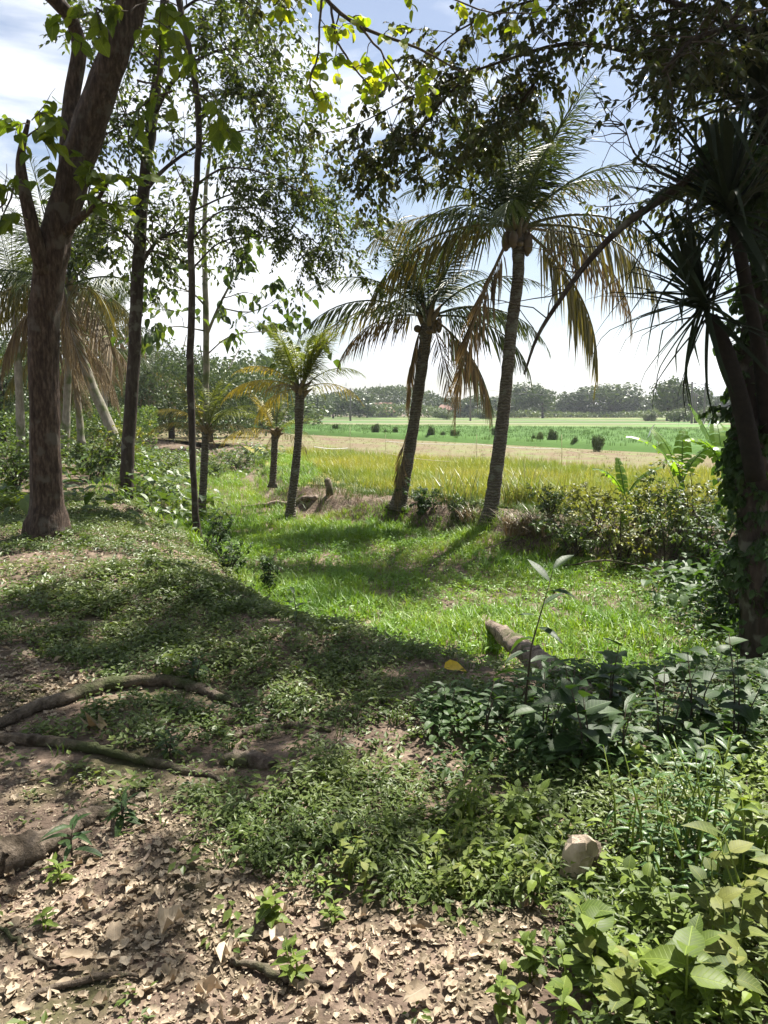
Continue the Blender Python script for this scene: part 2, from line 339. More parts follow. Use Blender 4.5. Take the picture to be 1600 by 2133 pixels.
M['deep_weed'] = leaf_mat('deep_green_weed', [(.03, .075, .015), (.05, .11, .022), (.075, .15, .03)], .3, (1.5, 1.5, .4), rough=.4, spec=.35, veins=True)
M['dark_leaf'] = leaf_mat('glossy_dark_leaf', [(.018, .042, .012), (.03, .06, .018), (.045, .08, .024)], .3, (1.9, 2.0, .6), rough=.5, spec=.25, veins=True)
M['crown_small'] = leaf_mat('small_crown_leaf', [(.03, .05, .012), (.05, .08, .018), (.085, .11, .025)], .42, (1.7, 1.6, .5))
M['crown_brown'] = leaf_mat('brownish_crown_leaf', [(.025, .034, .012), (.045, .058, .018), (.065, .066, .026), (.055, .09, .026)], .38, (1.6, 1.5, .6))
M['teak'] = leaf_mat('big_translucent_leaf', [(.05, .095, .018), (.085, .14, .02), (.12, .17, .03)], .55, (2.1, 1.75, .4), rough=.6, veins=True)
M['vine'] = leaf_mat('round_vine_leaf', [(.09, .18, .02), (.16, .27, .03), (.22, .30, .035)], .62, (2.0, 1.6, .35), rough=.6, veins=True)
M['palm'] = leaf_mat('palm_green', [(.03, .052, .015), (.05, .078, .02), (.08, .10, .028)], .25, (1.6, 1.5, .5), rough=.5, spec=.3)
M['palm_young'] = leaf_mat('young_palm_green', [(.10, .15, .025), (.16, .20, .035), (.24, .26, .05)], .38, (1.5, 1.4, .4), rough=.4)
M['palm_gold'] = leaf_mat('palm_yellow', [(.30, .27, .05), (.38, .33, .06), (.44, .37, .07)], .35, (1.4, 1.2, .5), rough=.45)
M['palm_dry'] = leaf_mat('palm_dry', [(.12, .085, .05), (.20, .15, .08), (.29, .22, .12)], .22, (1.2, 1.0, .7), rough=.6)
M['palm_olive'] = leaf_mat('palm_tired', [(.08, .085, .03), (.13, .125, .04), (.20, .17, .06)], .3, (1.5, 1.3, .5), rough=.4)
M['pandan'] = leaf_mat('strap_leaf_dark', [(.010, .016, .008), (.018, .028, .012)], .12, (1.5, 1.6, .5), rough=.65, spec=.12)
M['banana'] = leaf_mat('banana_leaf', [(.10, .20, .03), (.16, .28, .04)], .5, (1.7, 1.6, .4), rough=.4)
M['rice_gold'] = leaf_mat('ripe_rice', [(.12, .19, .03), (.19, .26, .04), (.29, .30, .055), (.38, .35, .08)], .35, (1.2, 1.1, .5), patch=.25)
M['rice_green'] = leaf_mat('green_rice', [(.045, .10, .015), (.06, .125, .02), (.085, .15, .028)], .25, (1.1, 1.1, .5), patch=.12)
M['stubble'] = leaf_mat('straw_stubble', [(.13, .15, .05), (.22, .20, .09), (.29, .24, .13)], .2, (1.2, 1.1, .6), patch=.3)
M['reed'] = leaf_mat('reed_blade', [(.09, .15, .03), (.15, .20, .05), (.26, .24, .10)], .35, (1.4, 1.3, .5))
M['dry_grass'] = leaf_mat('dry_brown_grass', [(.10, .075, .04), (.18, .135, .07), (.26, .21, .11)], .2, (1.2, 1., .8))
M['litter'] = leaf_mat('dry_leaf_litter', [(.15, .115, .075), (.24, .185, .125), (.32, .25, .175), (.40, .325, .235), (.48, .40, .295)], .12, (1.2, 1., .8), rough=.7, veins=True)
M['shrub'] = leaf_mat('shrub_leaf', [(.04, .075, .018), (.07, .12, .028), (.12, .17, .045)], .35, (1.6, 1.5, .5))
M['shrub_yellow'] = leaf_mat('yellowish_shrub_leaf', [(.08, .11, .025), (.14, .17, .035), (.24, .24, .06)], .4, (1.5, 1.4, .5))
M['far'] = leaf_mat('far_foliage', [(.035, .06, .022), (.055, .085, .03), (.085, .115, .042)], .25, (1.3, 1.3, .6))
M['far_pale'] = leaf_mat('far_foliage_pale', [(.06, .09, .03), (.09, .13, .045), (.13, .17, .06)], .25, (1.3, 1.3, .6))
M['bark_red'] = bark_mat('reddish_rough_bark', [(.3, (.02, .014, .011)), (.5, (.062, .043, .033)), (.7, (.15, .108, .083))], (20, 20, 5.0), 1.0, lichen=(.10, .085, .07))
M['bark_dark'] = bark_mat('dark_slim_bark', [(.25, (.016, .012, .010)), (.5, (.045, .034, .027)), (.75, (.09, .075, .06))], (10, 10, 2.5), .7, lichen=(.11, .105, .085))
M['bark_twig'] = bark_mat('twig_bark', [(.3, (.04, .03, .022)), (.7, (.10, .08, .06))], (8, 8, 4), .3)
M['bark_grey'] = bark_mat('pale_grey_bark', [(.25, (.12, .11, .085)), (.5, (.22, .20, .16)), (.75, (.33, .31, .26))], (8, 8, 3), .4, moss=(.10, .12, .05))
M['palm_trunk'] = bark_mat('ringed_palm_trunk', [(.25, (.06, .05, .038)), (.5, (.13, .11, .085)), (.8, (.21, .19, .15))], (9, 9, 9), .7, rings=5.5, lichen=(.15, .15, .12))
M['root'] = bark_mat('mossy_root_bark', [(.25, (.045, .034, .025)), (.5, (.14, .11, .082)), (.75, (.26, .21, .165))], (18, 18, 18), 1.0, moss=(.055, .065, .025), lichen=(.04, .03, .02))
M['log'] = bark_mat('bare_log_wood', [(.25, (.06, .045, .034)), (.5, (.21, .165, .13)), (.72, (.36, .29, .235))], (14, 14, 14), 1.0, moss=(.075, .08, .035), lichen=(.07, .05, .04))
M['cutwood'] = bark_mat('weathered_cut_wood', [(.2, (.26, .19, .14)), (.45, (.48, .38, .29)), (.8, (.60, .50, .40))], (30, 30, 8), .5, moss=(.12, .11, .05))
M['coconut'] = plain('coconut_husk', (.10, .065, .03), .5, .3, 12)
M['pole'] = plain('weathered_pole', (.10, .095, .09), .8)
M['wire'] = plain('dark_wire', (.05, .05, .055), .6)
M['white'] = plain('white_cloth', (.72, .72, .70), .8, .05)
M['bamboo'] = plain('dry_bamboo', (.42, .36, .22), .6, .2)
M['tile'] = plain('red_roof_tile', (.20, .10, .07), .8, .25, 2)
M['plaster'] = plain('pale_plaster', (.25, .23, .20), .8, .1, 2)
M['steel'] = plain('grey_steel', (.30, .31, .33), .6)
M['yellowleaf'] = leaf_mat('yellow_fallen_leaf', [(.55, .38, .03), (.60, .42, .04)], .2)

# ------------------------------------------------------------------ ground and fields
def grid_obj(name, xs, ys, zf, mat):
    X, Y = np.meshgrid(xs, ys); g = Geo(); nx, ny = len(xs), len(ys)
    i = (np.arange(ny - 1)[:, None] * nx + np.arange(nx - 1)[None]).ravel()
    g.add(np.stack([X, Y, zf(X, Y)], -1).reshape(-1, 3), [np.stack([i, i + 1, i + nx + 1, i + nx], 1)])
    return tag(part(name, g, mat), kind='structure')
def spread(a, b, step, far, n): 
    core = np.arange(a, b, step); t = np.linspace(0, 1, n + 1)[1:]
    return core, t
cx, t = spread(-8, 8, .125, 0, 26); xs = np.concatenate([-8.1 - (t[::-1] ** 3) * 1800 - t[::-1] * 12, cx, 8.1 + t ** 3 * 1800 + t * 12])
cy, t = spread(-1, 20, .125, 0, 36); ys = np.concatenate([[-60, -30, -14, -8, -4, -2], cy, 20.2 + t ** 3 * 2600 + t * 14])
M['soil'] = soil_mat('bank_soil', [((.10, .072, .055), 1, 0, 1, 0), ((.17, .125, .095), 1.6, .42, .6, 0), ((.25, .19, .145), 9, .5, .68, 3), ((.075, .07, .035), 2.2, .5, .66, 5), ((.03, .025, .018), 14, .58, .7, 9)], .7, 26)
grid_obj('ground', xs, ys, H, M['soil'])
def quad_sheet(name, poly, z, mat, sub=1, hf=None):
    p = [np.array(q, float) for q in poly]; n = sub + 1; g = Geo()
    s = np.linspace(0, 1, n); A = p[0] + (p[1] - p[0]) * s[:, None]; B = p[3] + (p[2] - p[3]) * s[:, None]
    m_ = max(2, n // 2); tt = np.linspace(0, 1, m_)[:, None, None]; X = A[None] * (1 - tt) + B[None] * tt
    zz = np.full(X.shape[:2], z) if hf is None else hf(X[..., 0], X[..., 1])
    i = (np.arange(m_ - 1)[:, None] * n + np.arange(n - 1)[None]).ravel()
    g.add(np.concatenate([X, zz[..., None]], -1).reshape(-1, 3), [np.stack([i, i + 1, i + n + 1, i + n], 1)])
    return tag(part(name, g, mat), kind='structure')
# lines between fields run from far left to near right: y = a - b x
def edge(yl, yr, xl=-5., xr=12.): b = (yr - yl) / (xr - xl); return lambda x: yl + b * (x - xl)
E1 = edge(38.5, 22.5)      # ripe rice | cut strip
E2 = edge(62., 38.)        # cut strip | green rice
E3 = edge(92., 82.)        # green rice | far fields
XL, XR = -22, 60
def line_poly(Ea, Eb, xl=-45, xr=70): 
    return [(xl, max(Ea(xl), 4)), (xr, max(Ea(xr), 16)), (xr, max(Eb(xr), 20)), (xl, Eb(xl))]
M['ricesoil'] = soil_mat('rice_soil_olive', [((.15, .15, .05), 1, 0, 1, 0), ((.26, .23, .06), .3, .4, .6, 0), ((.20, .12, .07), .8, .55, .7, 3)], .3, 8)
M['strawsoil'] = soil_mat('cut_field_straw', [((.15, .135, .07), 1, 0, 1, 0), ((.14, .095, .065), .35, .42, .6, 0), ((.14, .17, .06), .9, .5, .66, 3)], .4, 12)
M['greenbase'] = soil_mat('green_rice_base', [((.05, .105, .02), 1, 0, 1, 0), ((.065, .13, .026), .12, .4, .6, 0)], .5, 5)
M['farsoil'] = soil_mat('far_fields_soil', [((.10, .14, .045), 1, 0, 1, 0), ((.18, .18, .08), .02, .45, .52, 0), ((.10, .18, .05), .03, .54, .58, 3)], .2, 2)
quad_sheet('ripe_rice_ground', [(-9, 40), (60, -18), (60, -18), (-9, 40)], FIELD, M['ricesoil']) if False else None
HZ = lambda o: (lambda x, y: H(x, y) + o)
def band(name, Ea, Eb, mat, off, xs_, n=24, top=None):
    xs_ = np.linspace(*xs_, 90); g = Geo(); s = np.linspace(0, 1, n)
    Y = np.array([Ea(xs_) * (1 - q) + Eb(xs_) * q for q in s]); X = np.broadcast_to(xs_, Y.shape)
    Z = (H(X, Y) + off) if top is None else top(X, Y, s[:, None] * np.ones_like(X))
    nx = len(xs_); i = (np.arange(n - 1)[:, None] * nx + np.arange(nx - 1)[None]).ravel()
    g.add(np.stack([X, Y, Z], -1).reshape(-1, 3), [np.stack([i, i + 1, i + nx + 1, i + nx], 1)])
    return tag(part(name, g, mat), kind='structure')
near_edge = lambda x: np.interp(x, TOE2[:, 0], TOE2[:, 1]) + 2.6
band('ripe_rice_field', near_edge, lambda x: np.maximum(E1(x), near_edge(x) + .5), M['ricesoil'], .03, (-14, 26))
band('harvested_field', lambda x: np.maximum(E1(x), near_edge(x) + .5), lambda x: np.maximum(E2(x), 22.), M['strawsoil'], .034, (-46, 30))
def gtop(X, Y, s): return FIELD + .38 * np.clip(np.minimum(s, 1 - s) * 30, 0, 1) + .06 * (fbm(X, Y, 1.5, 2) - .5)
band('green_rice_field', lambda x: np.maximum(E2(x), 24.), E3, M['greenbase'], 0, (-45, 75), 60, gtop)
band('far_fields', lambda x: E3(x) + .0, lambda x: 260 + 0 * x, M['farsoil'], .02, (-90, 190), 30)
for i, (ya, yb, c, mn) in enumerate([(97, 103, (.10, .17, .05), 'olive'), (118, 122, (.24, .23, .17), 'pale'), (131, 139, (.07, .15, .045), 'green'), (152, 156, (.26, .25, .19), 'pale2'), (166, 190, (.10, .15, .05), 'olive2')]):
    mm = soil_mat('far_band_' + mn, [(c, 1, 0, 1, 0), (tuple(q * 1.3 for q in c), .05, .4, .6, 2)], .1, 2)
    band('far_field_strip', (lambda x, ya=ya: ya - .1 * x), (lambda x, yb=yb: yb - .1 * x), mm, .05 + .01 * i, (-60, 120), 3)

# ------------------------------------------------------------------ stuff on the ground
def in_poly(x, y, poly):
    c = np.zeros(x.shape, bool); n = len(poly); j = n - 1
    for i in range(n):
        xi, yi = poly[i][:2]; xj, yj = poly[j][:2]
        c ^= ((yi > y) != (yj > y)) & (x < (xj - xi) * (y - yi) / (yj - yi + 1e-12) + xi); j = i
    return c
def GP(pts): return [G(*p) for p in pts]
def scatter(name, n, box, dens, Ts, size, mat, tilt=.25, zoff=0., upright=True, stretch=None, smooth=False, make=True, inview=True):
    x = U(box[0], box[1], n); y = U(box[2], box[3], n)
    if inview:
        px, py, f = proj(np.stack([x, y, H(x, y)], 1)); ok = (px > -160) & (px < 1760) & (py < 2450)
        x, y = x[ok], y[ok]
    k = rng.random(len(x)) < dens(x, y); x, y = x[k], y[k]; n = len(x)
    pos = np.stack([x, y, H(x, y) + zoff], 1); a = U(0, 2 * math.pi, n)
    z = nrm(np.stack([U(-tilt, tilt, n), U(-tilt, tilt, n), np.ones(n)], 1))
    d = np.stack([np.cos(a), np.sin(a), np.zeros(n)], 1); R = frames(d - z * (d * z).sum(1, keepdims=True), z)
    s = U(size[0], size[1], n); g = Geo(); w_ = rng.integers(0, len(Ts), n)
    if stretch is not None: s = s * stretch(x, y)
    for i, T in enumerate(Ts): m = w_ == i; bake(g, T, pos[m], R[m], s[m])
    return stuffo(name, g, mat, smooth)
d1f = lambda x, y: sdist(x, y, TOE1)
d2f = lambda x, y: sdist(x, y, TOE2)
# litter: bare brown ground bottom left, and a patch at left
LIT = [GP([(-300, 2400), (-300, 1620), (120, 1625), (330, 1660), (520, 1740), (640, 1860), (760, 1850), (980, 1880), (1150, 1900), (1180, 2000), (1000, 2130), (980, 2400)]),
       GP([(-200, 1560), (-200, 1330), (60, 1350), (220, 1400), (150, 1500), (60, 1560)]), GP([(-200, 1230), (-200, 1150), (200, 1150), (330, 1175), (100, 1230)])]
def lit(x, y):
    wx = x + (vnoise(x, y, 3, 4) - .5) * .35; wy = y + (vnoise(x, y, 3, 7) - .5) * .35
    return (in_poly(wx, wy, LIT[0]) | in_poly(wx, wy, LIT[1]) | in_poly(wx, wy, LIT[2])).astype(float)
clump = lambda x, y, f, s, a=.4, b=.6: sstep(a, b, fbm(x, y, f, s))
scatter('leaf_litter', 52000, (-3.5, 3.2, 1.2, 6), lambda x, y: np.clip(lit(x, y) * (.25 + .9 * clump(x, y, 2.2, 21, .38, .56)) + .12, 0, 1), [tornT(i, 7 + i % 3, .12, .45 + .09 * i) for i in range(5)] + [leafT([(.3, .25, .16), (.7, .7, .12)], droop=-.3, fold=.3)], (.006, .036), M['litter'], .28, .006)
scatter('leaf_crumbs', 60000, (-2.6, 2.2, 1.3, 4.2), lambda x, y: np.clip(lit(x, y) + .08, 0, 1), [leafT([(.4, .5, .3)], fold=.2)], (.004, .016), M['litter'], .5, .004)
scatter('leaf_litter', 8000, (-3.5, 3.2, 1.2, 5), lambda x, y: lit(x, y) * clump(x, y, 2.2, 21, .3, .5), [tornT(20 + i, 12, .14, .5 + .08 * i) for i in range(6)], (.025, .052), M['litter'], .14, .014)
scatter('leaf_litter', 16000, (-8, 4, 4, 12), lambda x, y: np.where(d1f(x, y) < .2, .25 + .6 * lit(x, y), 0), [L_DRY, L_DRY2], (.02, .07), M['litter'], .5, .012)
sp = [sprigT(9, .032, .05) for _ in range(5)] + [sprigT(12, .024, .04) for _ in range(3)]
GREEN = GP([(420, 1740), (640, 1620), (900, 1620), (1750, 1600), (1900, 2500), (1230, 2400), (1130, 2080), (1180, 1980), (1150, 1890), (760, 1840), (600, 1850), (500, 1780)])
RL = [np.array([G(a, b)[:2] for a, b in q]) for q in ([(-60, 1545), (60, 1490), (140, 1465), (230, 1435), (320, 1428), (400, 1438), (470, 1462)], [(-60, 1548), (60, 1552), (150, 1560), (250, 1580), (340, 1600), (430, 1616)], [(-80, 1860), (0, 1815), (80, 1780), (150, 1735), (210, 1705)])]
rootd = lambda x, y: np.minimum.reduce([np.abs(sdist(x, y + 0.06, q)) for q in RL])
def herbd(x, y):
    b = np.where(d1f(x, y) < .3, 1., 0.)
    return b * (rootd(x, y) > .09) * np.clip((1 - .92 * lit(x, y)) * (.22 + .8 * clump(x, y, 1.4, 31, .36, .58)), 0, 1)
scatter('creeping_herbs', 15000, (-3.6, 4.5, 1.2, 6.2), herbd, sp, (.8, 1.6), M['herb'], .3, .0)
scatter('creeping_herbs', 23000, (-9, 3, 5.5, 14), lambda x, y: np.clip(herbd(x, y) * 1.0 + .25 * (d1f(x, y) < .3), 0, 1), sp, (1.0, 2.0), M['herb'], .3, .0)
bt = [tuftT(8, .028, .25, 2) for _ in range(5)]
scatter('bank_grass', 9000, (-10, 4.5, 3.2, 16), lambda x, y: np.where(d1f(x, y) < .5, .75 * clump(x, y, 1.1, 41, .42, .6) * (1 - .9 * lit(x, y)), 0), bt, (.05, .14), M['bank_grass'], .2)
st = [tuftT(9, .03, .35, 2, (.3, .9)) for _ in range(6)]
scatter('swamp_grass', 21000, (-4.5, 8, 5.9, 17), lambda x, y: np.where((d1f(x, y) > -.5) & (d2f(x, y) < .5), .62 + .38 * clump(x, y, .9, 51), 0) * np.clip(1.3 - y * .03, .5, 1), st, (.10, .19), M['swamp'], .2,
        stretch=lambda x, y: .8 + .7 * clump(x, y, .6, 52) + (y - 6) * .03)
scatter('swamp_herbs', 9000, (-4.5, 8, 5.9, 15), lambda x, y: np.where((d1f(x, y) > -.2) & (d2f(x, y) < .3), .5, 0), sp[:4], (1.2, 2.2), M['swamp'], .3, .03)
vt = [tuftT(10, .022, .3, 2, (.2, .8)) for _ in range(5)]
scatter('channel_grass', 4500, (-9, -2, 14, 34), lambda x, y: np.where((d1f(x, y) > -2.) & (d2f(x, y) < 3), .9, 0), vt, (.2, .4), M['swamp'], .2)
scatter('bund_grass', 9000, (-6, 9, 10, 26), lambda x, y: np.where((d2f(x, y) > .25) & (d2f(x, y) < 3.0), .35 + .6 * clump(x, y, 1., 61), 0), vt, (.14, .38), M['bank_grass'], .25)
scatter('bund_grass', 2600, (-4, 6, 11, 20), lambda x, y: np.where((d2f(x, y) > -.1) & (d2f(x, y) < 1.2), clump(x, y, 1.3, 66, .5, .6), 0), vt, (.12, .3), M['dry_grass'], .4)
rt = [tuftT(11, .016, .32, 2, (.1, .6), (.7, 1)) for _ in range(6)]
scatter('ripe_rice', 26000, (-13, 16, 13, 40), lambda x, y: np.where((d2f(x, y) > 2.2) & (y < E1(x)), np.clip(1.25 - y * .022, .3, 1), 0), rt, (.36, .58), M['rice_gold'], .15, stretch=lambda x, y: .8 + .35 * vnoise(x, y, .4, 3))
scatter('straw_stubble', 9000, (-24, 24, 20, 64), lambda x, y: np.where((y > E1(x)) & (y < E2(x)), np.clip(1.2 - y * .014, .2, 1), 0), rt[:4], (.13, .26), M['stubble'], .2)
def onslab(name, n, box, E_a, E_b, size, mat, T, z0):
    x = U(box[0], box[1], n); y = U(box[2], box[3], n); px, py, f = proj(np.stack([x, y, 0 * x], 1)); k = (px > -60) & (px < 1660) & (y > E_a(x)) & (y < E_b(x)); x, y = x[k], y[k]
    g = Geo(); a = U(0, 6.28, len(x)); R = frames(np.stack([np.cos(a), np.sin(a), 0 * a], 1), (0, 0, 1)); bake(g, T, np.stack([x, y, 0 * x + z0], 1), R, U(*size, len(x))); return stuffo(name, g, mat, False)
onslab('green_rice', 7500, (-24, 42, 36, 92), lambda x: np.maximum(E2(x), 24) + .1, lambda x: E3(x) - .5, (.3, .46), M['rice_green'], tuftT(9, .035, .6, 2, (.1, .5)), FIELD + .3)

# ------------------------------------------------------------------ plants: twigs, leaves, crowns
def sprout(limbs, nsub, sublen, ntwig, twiglen, nleaf, size, droop=.25, spreadf=1.0, frac=(.25, 1.0), up=.1, sizevar=(.7, 1.2), bias=None):
    """grow sub-branches and twigs off the given limbs; returns wood, and position, direction, normal and size of every leaf"""
    wood = Geo(); LP = []; LD = []; LS = []
    for lb in limbs:
        n = len(lb); tan = nrm(np.gradient(lb[:, :3], axis=0))
        for q in range(nsub):
            f = lerp(frac[0], frac[1], (q + U(0, 1)) / nsub); i = min(int(f * (n - 1)), n - 2); p = lerp(lb[i, :3], lb[i + 1, :3], f * (n - 1) - i)
            dv = nrm(tan[i] * .5 + rng.normal(0, .6 * spreadf, 3) + np.array([0, 0, up]) + (bias if bias is not None else 0)); Ls = sublen * U(.6, 1.3)
            pts = [p]; c = dv.copy()
            for s_ in range(5): c = nrm(c + rng.normal(0, .22, 3) + np.array([0, 0, -droop * .25])); pts.append(pts[-1] + c * Ls / 5)
            pts = np.array(pts); r0 = min(lb[i, 3] * .5, .006 + Ls * .012); tube(wood, pts, np.linspace(r0, r0 * .3, 6), 4, 0, False)
            for tw in range(ntwig):
                g = U(.2, 1.0) * 5; i2 = min(int(g), 4); b = lerp(pts[i2], pts[i2 + 1], g - i2)
                d0 = nrm(pts[i2 + 1] - pts[i2]); d = nrm(d0 * .7 + rng.normal(0, .6, 3) + np.array([0, 0, -droop * .5])); Lt = twiglen * U(.5, 1.2)
                m_ = b + d * Lt * .5; d2_ = nrm(d + np.array([0, 0, -droop]) + rng.normal(0, .2, 3)); e = m_ + d2_ * Lt * .5
                tube(wood, np.array([b, m_, e]), [r0 * .35, r0 * .25, r0 * .12], 3, 0, False)
                t_ = np.linspace(.12, 1, nleaf); base = np.where(t_[:, None] < .5, b + (m_ - b) * t_[:, None] * 2, m_ + (e - m_) * (t_[:, None] * 2 - 1))
                side = nrm(np.cross(d2_, (0, 0, 1.)) + 1e-6); sg = np.where(np.arange(nleaf) % 2, 1, -1)[:, None]
                LD.append(nrm(d2_ * .6 + side * sg * .8 + rng.normal(0, .3, (nleaf, 3)) + np.array([0, 0, -droop]))); LP.append(base); LS.append(size * U(sizevar[0], sizevar[1], nleaf))
    LP = np.concatenate(LP); LD = np.concatenate(LD); LS = np.concatenate(LS)
    R = frames(LD, nrm(rng.normal(0, .45, LP.shape) + np.array([0, 0, 1.])))
    return wood, LP, R, LS
_lm = {}
def leafmesh(T, mat, key):
    k = (key, mat.name)
    if k not in _lm: g = Geo(); g.add(*T, 0, T[0][:, :2]); _lm[k] = g.mesh('leaf', [mat])
    return _lm[k]
def put(me, name, parent, p, R, s, label=None):
    o = bpy.data.objects.new(name, me); link(o, parent); off = np.array(wloc(parent)) if parent is not None else 0
    m = np.eye(4); m[:3, :3] = (R * s) @ np.diag([U(.82, 1.15), 1., U(.3, 1.9)]); m[:3, 3] = p - off; o.matrix_basis = Matrix(m.tolist())
    return o
def leaves(t, LP, R, LS, T, mat, key, npart=300, rest='foliage', minpx=11, name='leaf'):
    px, py, f = proj(LP); sz = LS * FPX / f; vis = (px > 0) & (px < 1600) & (py > 0) & (py < 2133) & (sz > minpx) & (LP[:, 1] > 0)
    idx = np.argsort(-np.where(vis, sz, 0))[:npart]; idx = idx[vis[idx]]; me = leafmesh(T, mat, key)
    for i in idx: put(me, name, t, LP[i], R[i], LS[i])
    m_ = np.ones(len(LP), bool); m_[idx] = False
    if m_.any(): g = Geo(); bake(g, L_OVATE if npart == 0 and T is L_BROAD and LS.mean() < .16 else T, LP[m_], R[m_], LS[m_]); part(rest, g, mat, t, False, True)
def wood_part(t, name, lbs, mat, sides=8, rmul=None, subs=None):
    g = Geo()
    for lb in lbs: tube(g, lb[:, :3], lb[:, 3], sides, 0, True, rmul)
    return part(name, g, mat, t)
def jitter(lb, a=.01):
    o = lb.copy(); o[1:, :3] += rng.normal(0, a, (len(lb) - 1, 3)); return o
def gtree(label, base, limbs, barkm, cat='tree', group=None, name='tree', sides=12, rmul=None):
    t = thing(name, label, cat, base, group); w_ = wood_part(t, 'trunk', [jitter(limbs[0], .006)], barkm, sides, rmul)
    for lb in limbs[1:]: g = Geo(); tube(g, lb[:, :3], lb[:, 3], 8); part('limb', g, barkm, t)
    return t
# --- big forked tree at left
bA = G(98, 1112)
dA = bA[1]
def flare(s, a): return 1 + np.maximum(0, .07 - s) * 6. * (1 + .45 * np.cos(3 * a + .6) + .35 * np.cos(5 * a)) + .05 * np.cos(4 * a + s * 9) + .035 * np.cos(7 * a - s * 13) + .03 * np.sin(2 * a + s * 25)
A0 = limb([(102, 1130, dA, .25), (98, 1030, dA, .225), (93, 880, dA, .215), (92, 720, dA, .205), (100, 600, dA, .21), (120, 480, dA, .205), (155, 360, dA, .20), (195, 235, dA - .05, .20), (240, 110, dA - .1, .19), (278, -10, dA - .1, .185), (330, -220, dA - .2, .16), (400, -480, dA - .4, .13), (430, -760, dA - .6, .09)], 60)
A1 = limb([(138, 400, dA + .1, .12), (142, 300, dA + .25, .125), (150, 200, dA + .4, .12), (165, 105, dA + .4, .11), (150, 45, dA + .3, .10), (115, 0, dA + .1, .10), (40, -70, dA - .2, .09), (-80, -200, dA - .6, .05)], 30)
A2 = limb([(92, 570, dA - .1, .10), (74, 500, dA - .2, .085), (58, 430, dA - .25, .075), (46, 370, dA - .3, .065), (44, 320, dA - .3, .045), (60, 250, dA - .3, .02)], 20)
A3 = limb([(130, 490, dA - .05, .06), (165, 455, dA - .2, .045), (195, 430, dA - .3, .03), (225, 380, dA - .4, .012)], 12)
A0[:, 3] *= .82; A1[:, 3] *= .8
tA = gtree('thick reddish trunked tree forking into leaning limbs at the left', bA, [A0, A1, A2, A3], M['bark_red'], sides=28, rmul=flare)
A4 = limb([(235, 130, dA - .2, .05), (300, 175, dA - .9, .03), (370, 190, dA - 1.3, .02), (430, 175, dA - 1.6, .01)], 12)
A5 = limb([(46, 370, dA - .3, .04), (20, 400, dA - .6, .02), (0, 460, dA - .9, .01)], 8)
A6 = limb([(160, 60, dA, .04), (230, 20, dA - .9, .02), (330, 40, dA - 1.5, .01)], 8)
A7 = limb([(46, 330, dA - .3, .03), (60, 260, dA - .5, .015), (90, 230, dA - .6, .01)], 8)
wd, LP, R, LS = sprout([A4, A5, A6, A7, A3[4:]], 5, .55, 3, .25, 4, .145, .35, .8)
part('twigs', wd, M['bark_twig'], tA, True, True)
leaves(tA, LP, R, LS, L_HEART, M['teak'], 'heart', 300)
# the same tree's high crown, mostly above the picture
hi = [limb([(340, -220, dA - .2, .08), (500, -330, dA - .6, .05), (700, -420, dA - .8, .03), (880, -380, dA - .9, .01)], 14), limb([(380, -420, dA - .4, .08), (300, -600, dA, .05), (150, -700, dA + .5, .02)], 12),
      limb([(400, -480, dA - .4, .08), (620, -700, dA, .05), (840, -800, dA + .6, .02)], 12), smooth_path([(-2.7, 8.9, 7.0, .07), (-1.6, 9.4, 7.7, .05), (-.2, 9.6, 8.1, .02)], 12), smooth_path([(-2.7, 8.9, 7.2, .07), (-2.2, 10.3, 8.0, .05), (-1.2, 11.6, 8.4, .02)], 12),
      limb([(330, -250, dA - .3, .06), (200, -420, dA - 1.2, .04), (40, -520, dA - 1.6, .02)], 12)]
for lb in hi: g = Geo(); tube(g, lb[:, :3], lb[:, 3], 6); part('limb', g, M['bark_red'], tA)
wd, LP, R, LS = sprout(hi, 18, 1.1, 8, .45, 8, .14, .2, .9)
part('twigs', wd, M['bark_twig'], tA, True, True); leaves(tA, LP, R, LS, L_BROAD, M['crown_brown'], 'broad', 0)

# --- second straight tree
bB = G(262, 1032); dB = bB[1]
B0 = limb([(262, 1045, dB, .20), (264, 980, dB, .165), (272, 840, dB, .155), (282, 680, dB, .15), (290, 540, dB, .145), (300, 400, dB, .14), (312, 290, dB, .13), (325, 180, dB, .12), (338, 60, dB, .11), (345, -60, dB, .09), (340, -300, dB, .05)], 44)
Bl = [limb([(316, 250, dB, .05), (360, 170, dB - .3, .04), (440, 110, dB - .8, .025), (520, 110, dB - 1.2, .012), (585, 200, dB - 1.3, .006)], 14),
      limb([(300, 400, dB, .05), (345, 350, dB - .3, .035), (420, 300, dB - .6, .02), (520, 270, dB - .8, .01), (570, 300, dB - .8, .006)], 12),
      limb([(288, 560, dB, .045), (330, 500, dB - .2, .03), (380, 480, dB, .015)], 10),
      limb([(335, 90, dB, .05), (380, 20, dB, .03), (470, -20, dB - .5, .02), (560, 40, dB - .8, .008)], 12),
      limb([(312, 290, dB, .04), (270, 260, dB, .03), (220, 280, dB - .5, .015)], 8), limb([(330, 150, dB, .04), (270, 90, dB, .03), (210, 60, dB - .5, .015)], 8),
      limb([(292, 520, dB, .04), (250, 480, dB, .02), (215, 500, dB - .5, .012)], 8)]
B0[:, 3] *= .82
tB = gtree('straight dark slender tree standing second from the left', bB, [B0] + Bl, M['bark_dark'], sides=14, rmul=lambda s, a: 1 + .05 * np.cos(3 * a + s * 11))
wd, LP, R, LS = sprout(Bl, 22, 1.2, 8, .5, 7, .12, .25, 1.0)
part('twigs', wd, M['bark_twig'], tB, True, True); leaves(tB, LP, R, LS, L_OVATE, M['crown_small'], 'ovate', 120, minpx=12)

